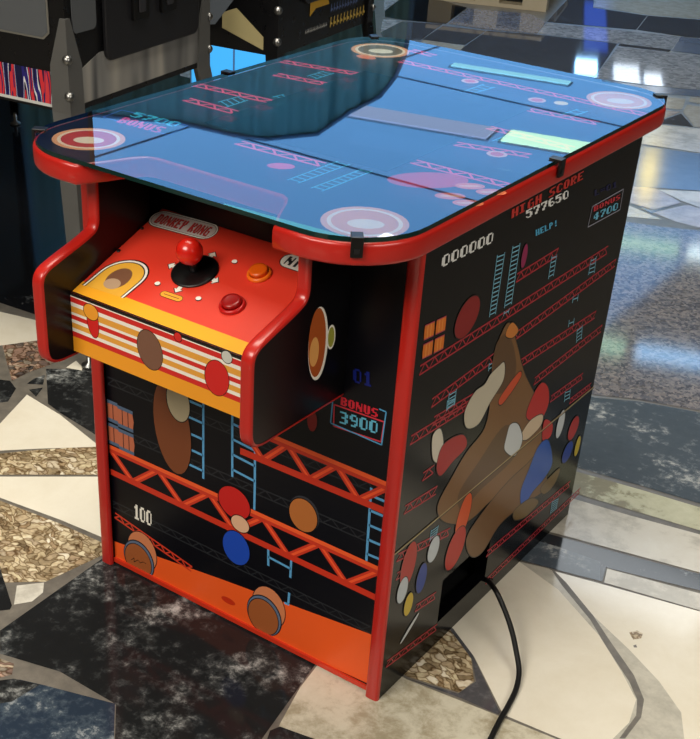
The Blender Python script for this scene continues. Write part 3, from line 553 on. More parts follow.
blob([(0.2623, 0.3986), (0.3146, 0.4203), (0.3253, 0.4062), (0.2758, 0.3831)], (206, 80, 40))
blob([(0.0697, 0.4207), (0.0898, 0.4241), (0.1044, 0.3927), (0.0962, 0.3678), (0.0772, 0.383)], (216, 208, 190)); blob([(0.1044, 0.3927), (0.1581, 0.3846), (0.176, 0.3571), (0.1386, 0.348), (0.1074, 0.3399), (0.0918, 0.3635)], (172, 38, 40))
blob([(0.3863, 0.358), (0.4109, 0.3655), (0.4391, 0.3437), (0.4506, 0.3103), (0.4293, 0.2902), (0.3813, 0.3109), (0.3684, 0.3306)], (190, 42, 34)); blob([(0.3891, 0.3075), (0.4332, 0.2995), (0.4336, 0.2774), (0.3867, 0.2725), (0.3606, 0.2914)], (214, 190, 160))
blob([(0.3156, 0.3323), (0.3454, 0.3193), (0.3709, 0.2795), (0.3501, 0.26), (0.3087, 0.2898), (0.3079, 0.3148)], (206, 210, 212))
blob([(0.4458, 0.2831), (0.4827, 0.2597), (0.4835, 0.2367), (0.4522, 0.2431)], (190, 42, 34), 0)
blob([(0.4399, 0.2374), (0.4779, 0.2316), (0.5134, 0.1726), (0.4906, 0.1516), (0.4489, 0.1441), (0.418, 0.1278), (0.3981, 0.1693), (0.4156, 0.2031)], (34, 84, 176))
blob([(0.5236, 0.1437), (0.5556, 0.1406), (0.5416, 0.1147), (0.5039, 0.1128), (0.4809, 0.1363)], (112, 88, 50)); blob([(0.4448, 0.1342), (0.4833, 0.1068), (0.4412, 0.0998), (0.393, 0.1168), (0.386, 0.1403)], (112, 88, 50))
A.oell((0.581, 0.2092), .020, .022, (176, 42, 34)); A.oell((0.5178, 0.2445), .014, .026, (200, 206, 210)); A.oell((0.5744, 0.1643), .020, .020, (34, 62, 150)); A.oell((0.6172, 0.157), .010, .020, (200, 178, 50))
A.oell((0.1983, 0.2258), .020, .038, (214, 84, 30), -.2); A.oell((0.1863, 0.1738), .028, .036, (186, 44, 34), -.3)
A.oell((0.0439, 0.2229), .020, .038, (180, 40, 34), -.1); A.oell((0.0345, 0.1843), .014, .022, (196, 204, 210)); A.oell((0.1143, 0.2117), .016, .022, (196, 204, 210)); A.oell((0.088, 0.1745), .014, .026, (38, 66, 150)); A.oell((0.0574, 0.1453), .012, .020, (206, 178, 48))
A.ell((0.0693, 0.0931), .028, .004, (200, 204, 206), .55); A.up()
# trim colour fields back to the seam and the port: dark strips
A.poly([(0, SZ-.0012), (D, SZ-.0012), (D, SZ+.0012), (0, SZ+.0012)], (176, 156, 112)); A.up()
A.seg((0, SZ-.0022), (D, SZ-.0022), .0016, (20, 16, 12)); A.up()
A.poly([(VY0, VZ0), (VY1, VZ0), (VY1, VZ1), (VY0, VZ1)], (3, 3, 4))
A.f.pop(); A.m.pop(); A.sm.pop(); A.v = A.v[:-4]
A.build('side_artwork', R_, fix=False)

# ---- control box: two arm panels, control panel, apron
XA0, XA1, XB0, XB1 = .093, .111, .434, .452
def smooth_path(pts, n=4, it=2):
    for _ in range(it):
        out = [pts[0]]
        for a, c in zip(pts, pts[1:]):
            out.append((a[0]*.75+c[0]*.25, a[1]*.75+c[1]*.25)); out.append((a[0]*.25+c[0]*.75, a[1]*.25+c[1]*.75))
        out.append(pts[-1]); pts = out
    return pts
arm = smooth_path([(-.082, TB), (-.082, .668), (-.083, .636), (-.105, .626), (-.16, .611), (-.181, .604), (-.188, .594), (-.188, .575), (-.188, .52), (-.188, .490), (-.180, .480), (-.165, .477)]) + [(-.08, .476), (FY-.0005, .475)]
def armpanel(x0, x1):
    b = MB(); b.prism(arm+[(FY-.0005, TB)], x0+.0006, x1-.0006, idf, black); p = b.build('arm_panel', cab)
    b = MB(); b.molding(arm[::1], x0, x1, idf, redm, th=.005); b.build('edge_molding', p, fix=False); return p
AL = armpanel(XA0, XA1); AR = armpanel(XB0, XB1)
# sticker on the outside of the right arm (plain colour field on a white die-cut edge)
A = Art(lambda u, v, t: (XB1+t, u, v), .3)
A.ell((-0.0606, 0.5701), .021, .050, (232, 228, 214), .05); A.up(); A.ell((-0.0629, 0.5723), .0185, .047, (168, 82, 36), .05); A.up(); A.ell((-0.0683, 0.5622), .010, .020, (222, 160, 90), .05); A.up()
A.ell((-0.0327, 0.5695), .009, .017, (232, 228, 214), .1); A.up(); A.ell((-0.0327, 0.5695), .007, .014, (150, 150, 60), .1); A.up()
A.build('sticker', AR, fix=False)
# sloping control panel
PY0, PZ0, PY1, PZ1 = -.141, .565, .040, .631
PL = math.hypot(PY1-PY0, PZ1-PZ0); pd = ((PY1-PY0)/PL, (PZ1-PZ0)/PL)
def fc(u, v, t): return (u, PY0+pd[0]*v-pd[1]*t, PZ0+pd[1]*v+pd[0]*t)
b = MB(); b.prism([(XA1, 0), (XB0, 0), (XB0, PL), (XA1, PL)], -.008, 0, fc, orm); CP = b.build('control_panel', cab)
A = Art(fc, .36)
A.poly([(XA1, 0), (XB0, 0), (XB0, .0235), (XA1, .0235)], (244, 168, 40)); A.up()
A.poly([(XA1, 0), (XB0, 0), (XB0, .002), (XA1, .002)], (30, 24, 20)); A.up()
DARK = (24, 20, 22); WH = (238, 232, 222)
ell = lambda p, q: None
def lozenge(p, q, h, rgb, n=8):    # capsule from p to q
    d = Vector(vsub(q, p)); d.normalize(); a0 = math.atan2(d.y, d.x); r = h/2; pts = []
    for k in range(n+1): a = a0-PI/2+PI*k/n; pts.append((q[0]+r*math.cos(a), q[1]+r*math.sin(a)))
    for k in range(n+1): a = a0+PI/2+PI*k/n; pts.append((p[0]+r*math.cos(a), p[1]+r*math.sin(a)))
    A.poly(pts, rgb)
lp, lq = (0.125, 0.1728), (0.2018, 0.1773)
lozenge(lp, lq, .036, DARK); A.up(); lozenge(lp, lq, .0335, WH); A.up(); lozenge(lp, lq, .0295, DARK); A.up(); lozenge(lp, lq, .028, (206, 196, 190)); A.up()
def offs(p, a, b_, k): return (p[0]+a[0]*k+b_[0], p[1]+a[1]*k+b_[1])
ld = Vector(vsub(lq, lp)).normalized(); ln = Vector((-ld.y, ld.x)); hh = .0095
e0 = Vector(lp)-ld*.006; e1 = Vector(lq)+ld*.006
for dx, dz, c_ in ((.0008, -.0008, DARK), (0, 0, (186, 34, 30))):
    o2 = Vector((dx, dz)); A.text('DONKEY KONG', tuple(e0-ln*hh+o2), tuple(e1-ln*hh+o2), tuple(e0+ln*hh+o2), c_, 1)
# right hand oval, running under the arm panel
no = (0.3461, 0.1724); 
lozenge((no[0], no[1]), (XB0-.002, no[1]), .028, DARK); A.up(); lozenge((no[0], no[1]), (XB0-.002, no[1]), .0255, WH); A.up()
A.text('Ni', (no[0]-.005, no[1]-.008), (no[0]+.018, no[1]-.008), (no[0]-.005, no[1]+.008), DARK, 1)
# arch medallion at the front left
af, ag, ah = Vector((0.1147, 0.0174)), Vector((0.1869, 0.0207)), Vector((0.1567, 0.0893))
def arch(k, rgb):
    m_ = (af+ag)/2; hw = (ag-af).length/2*k; top_ = ah-m_; Lh = top_.length*(1-(1-k)*.6); dy = top_.normalized(); dx = (ag-af).normalized(); base = m_
    s0 = Lh-hw; pts = [tuple(base-dx*hw), tuple(base+dx*hw)]+[tuple(base+dy*s0+dx*hw*math.cos(PI*j/16)+dy*hw*math.sin(PI*j/16)) for j in range(17)]
    A.poly(pts, rgb); A.up()
arch(1, DARK); arch(.95, WH); arch(.87, DARK); arch(.83, (232, 172, 60)); mm = (af+ag)/2; dd = (ah-mm)
A.ell(tuple(mm+dd*.42), .017, .021, (124, 84, 62)); A.up(); A.ell(tuple(mm+dd*.25), .013, .010, (186, 154, 124)); A.up()
jc = (0.2419, 0.1025)
def arrow(c, ang, sz=.011):
    f = Vector((math.cos(ang), math.sin(ang))); r = Vector((-f.y, f.x)); c = Vector(c)
    for k, col_ in ((1.25, DARK), (1, WH)):
        z = sz*k; A.poly([tuple(c+f*z*.6), tuple(c+r*z*.6), tuple(c+r*z*.28), tuple(c+r*z*.28-f*z*.5), tuple(c-r*z*.28-f*z*.5), tuple(c-r*z*.28), tuple(c-r*z*.6)], col_); A.up()
for c in ((0.2421, 0.139), (0.2055, 0.0996), (0.2769, 0.0996), (0.2435, 0.0654)):
    arrow(c, math.atan2(c[1]-jc[1], c[0]-jc[0]))
for c in ((0.2781, 0.1415), (0.2095, 0.063), (0.2794, 0.0625)):
    A.ell((c[0]+.001, c[1]-.001), .0045, .004, DARK); A.up(); A.ell(c, .004, .0035, WH); A.up()
la, lb = (0.2312, 0.0503), (0.2561, 0.0509); lozenge(la, lb, .011, DARK); A.up(); lozenge(la, lb, .0095, (240, 166, 50)); A.up()
A.seg(la, lb, .0012, (120, 70, 30)); A.up()
A.build('panel_artwork', CP, fix=False)
for k, c in enumerate(((0.1131, 0.1453), (0.1143, 0.0935))):
    b = MB(); b.lathe([(0, 0), (.003, 0), (.0028, .0012), (.001, .0018)], Matrix.Translation(fc(c[0], c[1], 0)) @ Matrix.Rotation(math.atan2(pd[1], pd[0]), 4, 'X'), blkp, 12); b.build('panel_bolt', CP)
# apron
AY, AZ0, AZ1 = -.143, .481, .565
b = MB(); b.box((XA1, AY, AZ0), (XB0, AY+.012, AZ1), black); b.box((XA1, AY+.012, AZ0), (XB0, FY, AZ0+.008), black); AP = b.build('apron', cab)
A = Art(lambda u, v, t: (u, AY-t, v), .33)
A.poly([(XA1, AZ0), (XB0, AZ0), (XB0, AZ1), (XA1, AZ1)], (240, 232, 218)); A.up()
H = AZ1-AZ0; GD = (226, 158, 62); SR = (206, 44, 38)
for a, b_, c_ in ((52, 70, SR), (83, 104, GD), (113, 128, SR), (140, 158, GD), (170, 188, SR), (188, 240, (238, 156, 40))):
    A.poly([(XA1, AZ1-H*(b_-40)/200), (XB0, AZ1-H*(b_-40)/200), (XB0, AZ1-H*(a-40)/200), (XA1, AZ1-H*(a-40)/200)], c_)
A.up(); A.poly([(XA1, AZ1-.0035), (XB0, AZ1-.0035), (XB0, AZ1), (XA1, AZ1)], (34, 28, 24)); A.up()
A.oell((0.15, 0.535), .010, .022, (206, 40, 36), .1, w=.001); A.oell((0.1473, 0.5484), .013, .011, (236, 156, 50), w=.001)
A.oell((0.2496, 0.5268), .021, .027, (120, 84, 66), .2, w=.001); A.oell((0.2973, 0.5602), .006, .006, SR, w=.001)
A.oell((0.3602, 0.5245), .019, .024, (204, 38, 34), -.1, w=.001); A.oell((0.3756, 0.5584), .008, .008, (200, 200, 190), w=.001)
A.build('apron_artwork', AP, fix=False)
# joystick and buttons
tilt = Matrix.Rotation(math.atan2(pd[1], pd[0]), 4, 'X')
jp = Vector(fc(jc[0], jc[1], 0)); MJ = Matrix.Translation(jp) @ tilt
b = MB(); b.lathe([(0, .0006), (.032, .0006), (.032, .0022), (.030, .003), (.0, .0032)], MJ, blkp, 48); J = b.build('joystick', cab); J['label'] = 'black dust washer with red ball top stick'
ball = Vector((0.2422, -0.0559, 0.6316))
dv = (ball-jp)
zax = dv.normalized(); q_ = Vector((0, 0, 1)).rotation_difference(zax).to_matrix().to_4x4(); MS = Matrix.Translation(jp) @ q_; BL_ = dv.length
b = MB(); b.lathe([(.0055, 0), (.0055, BL_*.4), (.0045, BL_*.5), (.0045, BL_)], MS, mat('shaft_grey', (70, 70, 74), .3, .8), 20); b.build('joystick_shaft', J)
b = MB(); n = 20; R0 = .0178; b.lathe([(R0*math.sin(PI*k/n)+1e-5, BL_-R0*math.cos(PI*k/n)) for k in range(n+1)], MS, mat('ball_red', (206, 30, 18), .28, coat=.5), 36); b.build('ball_top', J)
for c, nm, c1, c2, r in (((0.3255, 0.1331), 'button', (240, 112, 24), (226, 92, 16), .0165), ((0.3295, 0.0696), 'button', (186, 18, 18), (150, 10, 12), .0175)):
    MBt = Matrix.Translation(fc(c[0], c[1], 0)) @ tilt
    b = MB(); b.lathe([(0, 0), (r, 0), (r, .0022), (r*.95, .0045), (r*.80, .0052), (r*.76, .0035), (0, .0035)], MBt, mat('bezel_%d' % c1[0], c1, .28, coat=.4), 36); B_ = b.build(nm, cab)
    B_['label'] = 'orange push button' if c1[0] == 240 else 'red push button'
    b = MB(); b.lathe([(r*.74, .0036), (r*.74, .0088), (r*.70, .0102), (r*.5, .0100), (0, .0092)], MBt, mat('plunger_%d' % c1[0], c2, .25, coat=.4), 36); b.build('plunger', B_)
# black recess panel between tabletop and control panel is the front panel itself

# ---- tabletop, artwork, screen, glass, clips
X0, X1, Y0, Y1 = -.010, .566, -.126, .733
RR = (.10, .10, .08, .085)
def tabletop_outline(e=0):
    o = rrect(X0-e, Y0-e, X1+e, Y1+e, RR, 10)
    return o
tl = tabletop_outline(.001)
cut = [(.118, Y0-.001), (.136, -.092), (.150, -.058), (.160, -.044), (.174, -.038), (.375, -.038), (.388, -.046), (.398, -.062), (.412, -.092), (.432, Y0-.001)]
wood = tl[:11]+cut+tl[11:]
idz = lambda u, v, t: (u, v, t)
b = MB(); b.prism(wood, TB, .7335, idz, mat('top_board', (14, 14, 18), .4)); TT = b.build('tabletop', cab)
b = MB(); b.molding(wood, TB-.0005, .7340, idz, redm, closed=True, th=.005); b.build('edge_molding', TT, fix=False)
A = Art(lambda u, v, t: (u, v, .7337+t), .4, z0=.0002, step=.000006)
A.poly(wood, (6, 8, 22)); A.up()
PK = (255, 84, 130); CY = (80, 190, 230)
for a, b_ in (((-0.021, 0.2711), (0.1181, 0.2792)), ((0.0254, 0.2003), (0.1183, 0.1988)), ((-0.0136, 0.4823), (0.1227, 0.5057)), ((0.0296, 0.4087), (0.1216, 0.4181)), ((0.1248, 0.6287), (0.564, 0.6241)), ((0.0954, 0.7079), (0.1472, 0.7018)),
    ((0.368, 0.5172), (0.5264, 0.5289)), ((0.4194, 0.395), (0.5526, 0.3899)), ((0.4222, 0.2937), (0.5233, 0.319)), ((0.4234, 0.1875), (0.5616, 0.1896)), ((0.2091, 0.0913), (0.3441, 0.0941))):
    A.girder(a, b_, .016, PK, .0042, 1.0)
for q in (((0.0677, 0.2132), (0.0704, 0.2613), (0.0923, 0.2014), (0.092, 0.2528), 4), ((0.0728, 0.4273), (0.0737, 0.4724), (0.0923, 0.4217), (0.0922, 0.4739), 4), ((0.1083, 0.2922), (0.11, 0.3172), (0.1211, 0.2899), (0.1208, 0.3126), 2), ((0.2969, 0.5321), (0.2988, 0.5924), (0.3139, 0.5333), (0.3203, 0.5892), 4),
    ((0.3472, 0.0063), (0.3507, 0.1116), (0.3637, 0.0067), (0.3688, 0.1124), 9), ((0.386, 0.0029), (0.3913, 0.1065), (0.4021, 0.0033), (0.405, 0.1088), 9), ((0.4553, 0.3323), (0.4579, 0.3798), (0.4698, 0.334), (0.4727, 0.3814), 3), ((0.4668, 0.5194), (0.4722, 0.5692), (0.4824, 0.5206), (0.4881, 0.5702), 3)):
    A.ladder(q[0], q[1], q[2], q[3], .0026, CY, q[4])
for c in ((0.2736, 0.5921), (0.4038, 0.5691), (0.4885, 0.2853)): A.ell(c, .014, .014, (240, 190, 170)); A.up(); A.ell(c, .009, .009, (226, 70, 60)); A.up()
A.ell((0.4385, 0.5808), .011, .011, (250, 225, 170)); A.up(); A.ell((0.0699, 0.5998), .018, .012, (236, 130, 84)); A.up()
A.ell((0.3094, 0.0442), .018, .012, (236, 80, 140), .6); A.up()
A.ell((0.4757, 0.1287), .052, .030, (206, 40, 56), .8); A.up()
for c in ((0.5262, 0.1458), (0.5566, 0.1443), (0.5265, 0.0963), (0.5552, 0.0897)):
    A.ell(c, .019, .012, (240, 130, 90), .7); A.up(); A.ell(c, .014, .004, (250, 190, 150), .7); A.up()
A.rect([(0.0031, 0.0419), (-0.0018, 0.0852), (0.1125, 0.0941), (0.1221, 0.0429)], .002, (60, 110, 220))
A.text('BONUS', (0.032, 0.0372), (0.1062, 0.0398), (0.0245, 0.0632), (240, 60, 130)); A.text('5700', (0.0241, 0.0696), (0.1035, 0.0754), (0.0197, 0.0928), (70, 200, 240))
for c, c_, r in (((.059, -.043), (196, 60, 52), .048), ((.499, -.049), (226, 160, 110), .051), ((.497, .663), (226, 168, 130), .050), ((.061, .657), (120, 104, 84), .050)):
    A.ell(c, r, r, (244, 176, 130)); A.up(); A.ell(c, r*.86, r*.86, (250, 236, 220)); A.up(); A.ell(c, r*.76, r*.76, c_); A.up()
    A.ell((c[0]+.004, c[1]-.004), r*.42, r*.3, (236, 226, 214), .6); A.up()
A.build('table_artwork', TT, fix=False)
b = MB(); b.box((.12, .12, .7342), (.42, .52, .7348), mat('screen_glass', (2, 3, 5), .1)); b.build('screen', TT)
# glass
gm2 = bpy.data.materials.new('table_glass'); gm2.use_nodes = True; nt = gm2.node_tree; nt.nodes.clear()
o_ = nt.nodes.new('ShaderNodeOutputMaterial'); t_ = nt.nodes.new('ShaderNodeBsdfTransparent'); gl = nt.nodes.new('ShaderNodeBsdfGlossy'); mx_ = nt.nodes.new('ShaderNodeMixShader')
fr = nt.nodes.new('ShaderNodeFresnel'); fr.inputs[0].default_value = 2.0
t_.inputs[0].default_value = (.86, .93, .90, 1); gl.inputs['Roughness'].default_value = .012; gl.inputs['Color'].default_value = (1, 1, 1, 1)
nt.links.new(fr.outputs[0], mx_.inputs[0]); nt.links.new(t_.outputs[0], mx_.inputs[1]); nt.links.new(gl.outputs[0], mx_.inputs[2]); nt.links.new(mx_.outputs[0], o_.inputs[0])
clear = bpy.data.materials.new('clear_underside'); clear.use_nodes = True; nt = clear.node_tree; nt.nodes.clear()
o_ = nt.nodes.new('ShaderNodeOutputMaterial'); t_ = nt.nodes.new('ShaderNodeBsdfTransparent'); nt.links.new(t_.outputs[0], o_.inputs[0])
edgem = mat('glass_edge', (6, 40, 36), .12)
ol = tabletop_outline(.002); n = len(ol)
b = MB(); b.face([(x, y, .7405) for x, y in ol], gm2); b.face([(x, y, .7350) for x, y in reversed(ol)], clear)
b.add([(x, y, .7350) for x, y in ol]+[(x, y, .7405) for x, y in ol], [(i, (i+1) % n, n+(i+1) % n, n+i) for i in range(n)], edgem)
b.build('glass_top', cab, fix=False)
def clip(p, ang):
    b = MB(); M = Matrix.Translation((p[0], p[1], 0)) @ Matrix.Rotation(ang, 4, 'Z')
    b.box((-.007, -.007, .7407), (.007, .008, .7430), blkp, M); b.box((-.007, -.0105, .7195), (.007, -.0065, .7430), blkp, M); b.box((-.003, -.0115, .724), (.003, -.0105, .730), mat('clip_screw', (60, 60, 64), .3, .8), M)
    b.build('glass_clip', cab, bevel=.001)
# on the outline: front right corner, right edge middle, back right corner, left edge, back left corner
clip((X1-.100*(1-math.cos(math.radians(53))), Y0+.100*(1-math.sin(math.radians(53)))), math.radians(90-53))
clip((X1+.001, .302), math.radians(90)); clip((X1-.08*(1-.707)+0, Y1-.08*(1-.707)), math.radians(135))
clip((X0, .334), math.radians(-90)); clip((X0+.085*(1-.707), Y1-.085*(1-.707)), math.radians(225)); clip((X0+.1*(1-.88), Y0+.1*(1-.47)), math.radians(-60))

# ---------------------------------------------------------------- power cord
cp = [(0.5097, 0.3417, 0.0224), (0.5427, 0.337, 0.0241), (0.5945, 0.2633, 0.072), (0.6207, 0.2485, 0.058), (0.6479, 0.2291, 0.04), (0.6718, 0.2051, 0.024), (0.6925, 0.1798, 0.01), (0.7062, 0.1453, 0.0055), (0.7142, 0.1049, 0.005), (0.72, 0.0664, 0.005), (0.7276, 0.0255, 0.005), (0.7382, -0.0285, 0.005), (0.7403, -0.1092, 0.005)]
def catmull(P, n=10):
    P = [Vector(p) for p in P]; P = [P[0]*2-P[1]]+P+[P[-1]*2-P[-2]]; out = []
    for i in range(1, len(P)-2):
        for k in range(n):
            t = k/n; a, b_, c_, d = P[i-1:i+3]
            out.append(.5*((2*b_)+(-a+c_)*t+(2*a-5*b_+4*c_-d)*t*t+(-a+3*b_-3*c_+d)*t**3))
    out.append(P[-2]); return out
b = MB(); b.tube(catmull(cp), .0042, rubber); PC = b.build('power_cord')
tag(PC, 'black power cord running from the cabinet side port across the white slab', 'cable')
b = MB(); q0 = Vector(cp[0]); q1 = Vector(cp[1]); d = (q1-q0).normalized()
b.tube([q0-d*.03, q0-d*.005, q0, q0+d*.02, q0+d*.03], .011, rubber, 14); 
for k in range(3): b.tube([q0+d*(.03+.007*k), q0+d*(.034+.007*k)], .008-.001*k, rubber, 14)
b.build('plug', PC)

# ---------------------------------------------------------------- pinball machines
pbk = mat('pinball_black', (13, 13, 15), .3, noise=.1); pgr = mat('pinball_grey_print', (84, 87, 90), .35); pfr = mat('pinball_trim', (150, 148, 140), .3, .6)
def swirl_mat(name, stops, sc_, ax):
    m = bpy.data.materials.new(name); m.use_nodes = True; nt = m.node_tree; b = nt.nodes['Principled BSDF']
    tc = nt.nodes.new('ShaderNodeTexCoord'); mp = nt.nodes.new('ShaderNodeMapping'); mp.inputs['Location'].default_value = ax
    w_ = nt.nodes.new('ShaderNodeTexWave'); w_.wave_type = 'RINGS'; w_.rings_direction = 'SPHERICAL'; w_.inputs['Scale'].default_value = sc_; w_.inputs['Distortion'].default_value = 2.5; w_.inputs['Detail'].default_value = 2; w_.inputs['Detail Scale'].default_value = 1.5
    r = ramp(nt, stops, 'CONSTANT' if ax[2] else 'LINEAR'); nt.links.new(tc.outputs['Object'], mp.inputs['Vector']); nt.links.new(mp.outputs[0], w_.inputs['Vector']); nt.links.new(w_.outputs['Fac'], r.inputs[0]); nt.links.new(r.outputs[0], b.inputs['Base Color'])
    b.inputs['Roughness'].default_value = .3; return m
def stripes_mat(name, stops, sc_, rot, dist, interp):
    m = bpy.data.materials.new(name); m.use_nodes = True; nt = m.node_tree; b = nt.nodes['Principled BSDF']
    tc = nt.nodes.new('ShaderNodeTexCoord'); mp = nt.nodes.new('ShaderNodeMapping'); mp.inputs['Rotation'].default_value = rot
    n_ = nt.nodes.new('ShaderNodeTexNoise'); n_.inputs['Scale'].default_value = sc_; n_.inputs['Detail'].default_value = 1; n_.inputs['Distortion'].default_value = dist
    mp.inputs['Scale'].default_value = (1, 1, .12); r = ramp(nt, stops, interp)
    nt.links.new(tc.outputs['Object'], mp.inputs['Vector']); nt.links.new(mp.outputs[0], n_.inputs['Vector']); nt.links.new(n_.outputs['Fac'], r.inputs[0]); nt.links.new(r.outputs[0], b.inputs['Base Color'])
    b.inputs['Roughness'].default_value = .3; return m
raysm = stripes_mat('pinball_ray_print', [(0, (20, 22, 60)), (.40, (40, 34, 110)), (.46, (214, 214, 216)), (.49, (24, 22, 60)), (.53, (206, 50, 58)), (.58, (40, 30, 90)), (.62, (210, 60, 66))], 52, (0, .35, 0), 0, 'CONSTANT')
greym = stripes_mat('pinball_grey_swirl', [(.3, (60, 62, 64)), (.5, (128, 127, 124)), (.7, (170, 165, 155))], 9, (0, .2, .3), 1.5, 'LINEAR')
def legmesh(M, lm=None, kx=1):
    lm = lm or steel; b = MB()
    # tapered angle-section leg from cabinet corner to floor; local z up
    def ring(z, w_, dx, dy, t=.006): return [(dx, dy), (dx-w_, dy), (dx-w_, dy+t), (dx-t, dy+t), (dx-t, dy+w_), (dx, dy+w_)], z
    V = []; F = []
    secs = [ring(0.03, .026*kx, .070, -.070), ring(.18, .036*kx, .050, -.050), ring(.46, .044*kx, .016, -.016), ring(.52, .046*kx, .007, -.007), ring(.61, .044*kx, .007, -.007), ring(.70, .014*kx, .007, -.007)]
    for pts, z in secs: V += [M @ Vector((x, y, z)) for x, y in pts]
    for i in range(len(secs)-1):
        for k in range(6): F.append((i*6+k, i*6+(k+1) % 6, (i+1)*6+(k+1) % 6, (i+1)*6+k))
    F.append([5, 4, 3, 2, 1, 0]); F.append([30+k for k in range(6)])
    b.add(V, F, lm); return b
def pinball(name, loc, rz, label, print_m, txt):
    t = thing(name, label, 'pinball machine', loc, rz, 'pinball machines in a row')
    # local: corner nearest at origin, front width along +y (0..PW), body back along -x
    PW, PLn, Z0, ZF, ZB = .50, 1.25, .52, .86, 1.02
    b = MB(); b.prism([(-PLn, Z0), (0, Z0), (0, ZF), (-PLn, ZB)], 0, PW, lambda u, v, s_: (u, s_, v), pbk); body = b.build('body', t)
    if txt == 0:
        b = MB(); b.prism([(-.62, Z0+.012), (-.02, Z0+.012), (-.02, Z0+.075), (-.62, Z0+.075)], -.001, -.002, lambda u, v, s_: (u, s_, v), print_m); b.prism([(-.63, Z0+.006), (-.01, Z0+.006), (-.01, Z0+.012), (-.63, Z0+.012)], -.001, -.002, lambda u, v, s_: (u, s_, v), mat('print_border', (200, 200, 196), .4)); b.build('side_print', body)
    else:
        A = Art(lambda u, v, t_: (u, -t_, v), .3, z0=.001)
        A.poly([(-.15, .60), (-.11, .615), (-.035, .560), (-.035, .53), (-.15, .565)], (176, 164, 120)); A.up()
        A.poly([(-.24, .56), (-.17, .57), (-.12, .63), (-.12, .70), (-.16, .74), (-.22, .70), (-.19, .63)], (110, 118, 128)); A.up()
        for k in range(3): A.poly([(-.30, .58+.035*k), (-.23, .565+.035*k), (-.23, .58+.035*k), (-.30, .595+.035*k)], (170, 180, 190))
        A.build('side_print', body, fix=False)
    b = MB(); b.prism([(-.5, .655), (-.052, .655), (-.037, .668), (-.037, .84), (-.5, .86)], -.001, -.003, lambda u, v, s_: (u, s_, v), pfr); b.prism([(-.5, .659), (-.054, .659), (-.041, .670), (-.041, .836), (-.5, .856)], -.003, -.004, lambda u, v, s_: (u, s_, v), pgr); b.build('side_window', body)
    if txt == 0:
        b = MB(); b.prism([(.015, Z0+.012), (PW-.02, Z0+.012), (PW-.02, Z0+.10), (.10, Z0+.10), (.015, Z0+.07)], .001, .002, lambda u, v, s_: (s_, u, v), greym); b.build('front_print', body)
    else:
        A = Art(lambda u, v, t_: (t_, u, v), .3, z0=.001)
        A.poly([(.16, .585), (.19, .60), (.26, .60), (.235, .65), (.235, .80), (.16, .80)], (214, 166, 54)); A.up()
        rnd = random.Random(3)
        for (u0, u1, v0, h, c_) in ((.27, .42, .578, .020, (92, 108, 150)), (.27, .46, .542, .024, (206, 176, 84)), (.14, .25, .548, .010, (190, 190, 186))):
            u = u0
            while u < u1:
                wd = h*.55; A.poly([(u, v0), (u+wd*.3, v0), (u+wd*.5, v0+h), (u+wd*.2, v0+h)], c_); A.poly([(u, v0+h*.4*rnd.random()), (u+wd, v0+h*.2), (u+wd, v0+h*.4), (u, v0+h*.6)], c_); u += wd*1.4
        A.build('front_print', body, fix=False)
    b = MB(); b.prism(rrect(.02, .668, .095, .84, (.012,)*4, 4), .001, .003, lambda u, v, s_: (s_, u, v), pgr); b.build('front_window', body)
    b = MB(); b.prism(rrect(.115, .600+.02*txt, .455, .84, (.02,)*4, 5), .001, .012, lambda u, v, s_: (s_, u, v), mat('coin_door_black', (28, 28, 31), .35)); cdr = b.build('coin_door', body, bevel=.003)
    for yy in (.20, .30):
        b = MB(); b.prism(rrect(yy, .665, yy+.055, .735, (.004,)*4, 3), .012, .020, lambda u, v, s_: (s_, u, v), blkp); b.prism(rrect(yy+.016, .68, yy+.038, .722, (.002,)*4, 3), .020, .023, lambda u, v, s_: (s_, u, v), mat('slot_grey', (44, 44, 48), .3)); b.build('coin_slot', cdr, bevel=.0015)
    b = MB(); b.box((-.02, -.01, ZF), (.03, PW+.01, ZF+.02), chrome); b.build('lockdown_bar', body, bevel=.004)
    b = MB(); b.box((-PLn-.02, -.04, ZB+.0), (-PLn+.28, PW+.04, ZB+.62), pbk); bb_ = b.build('backbox', t)
    b = MB(); b.box((-PLn+.28, -.01, ZB+.05), (-PLn+.284, PW+.01, ZB+.58), mat('backglass', (30, 60, 110), .15)); b.build('backglass', bb_)
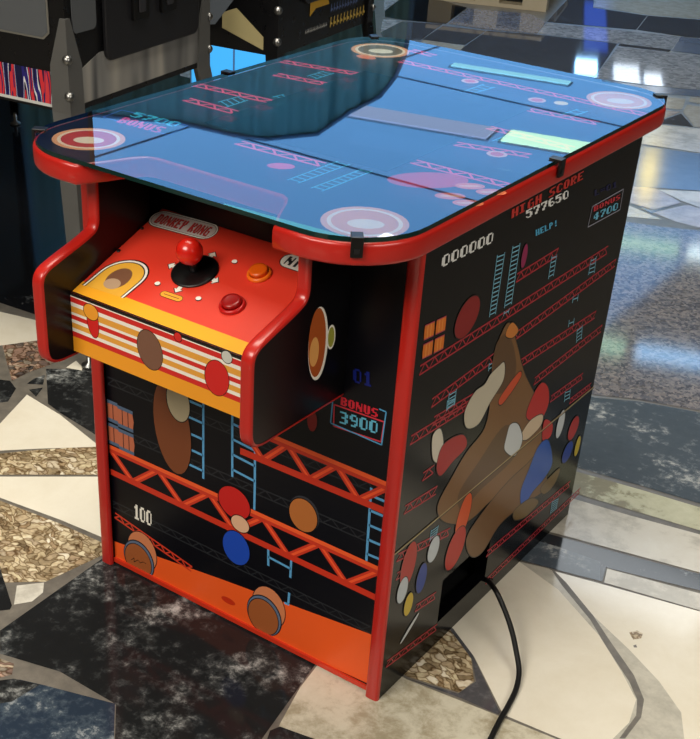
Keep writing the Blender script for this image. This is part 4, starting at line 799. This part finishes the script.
    for (lx, ly, rz_) in ((0, 0, 0), (0, PW, 90), (-PLn, PW, 180), (-PLn, 0, 270)):
        M = Matrix.Translation((lx, ly, 0)) @ Matrix.Rotation(math.radians(rz_), 4, 'Z'); lo = legmesh(M, pbk if txt else steel, .7 if txt else 1).build('leg', t, fix=False)
        if lx == 0:
            for z in (.555, .625):
                b = MB(); MM = M @ Matrix.Translation((.003, -.003, z)) @ Matrix.Rotation(math.radians(-45), 4, 'Z') @ Matrix.Rotation(math.radians(90), 4, 'Y')
                b.lathe([(.0001, 0), (.010, 0), (.010, .004), (.008, .008), (.004, .011), (.0001, .012)], MM, chrome, 16); b.build('leg_bolt', lo)
        fb = MB(); c0 = M @ Vector((.058, -.058, 0)); fb.lathe([(.018, 0), (.018, .006), (.006, .012), (.006, .04)], Matrix.Translation(c0), chrome, 16); fb.build('leveler', lo)
    return t
rzp = math.atan2(.057, .445)
pinball('pinball_machine', (-.583, .545, 0), rzp, 'black pinball machine at the left, red and blue ray print beside its steel corner leg', raysm, 0)
p2 = pinball('pinball_machine', (-0.5777, 1.2172, 0), rzp, 'black pinball machine behind the glass table top, yellow lettering on its front', raysm, 1)

# ---------------------------------------------------------------- wooden pallet far back
t = thing('wooden_pallet', 'pale wooden pallet lying on the floor at the top of the picture', 'pallet', (-2.070, 4.484, 0), math.atan2(0.1828, 0.5617))
pw = mat('pallet_wood', (204, 192, 166), .7, noise=.1); PLW = 0.591
for k in range(3):
    b = MB(); b.box((0, .02+.42*k, .0), (PLW, .10+.42*k, .018), pw); b.build('bottom_board', t)
    for j in range(3): b = MB(); b.box((j*(PLW-.12)/2, .02+.42*k, .018), (j*(PLW-.12)/2+.12, .10+.42*k, .10), pw); b.build('block', t)
    b = MB(); b.box((0, .02+.42*k, .10), (PLW, .10+.42*k, .118), pw); b.build('stringer_board', t)
for k in range(7):
    b = MB(); b.box((k*(PLW-.1)/6, 0, .118), (k*(PLW-.1)/6+.1, .98, .136), pw); b.build('deck_board', t)
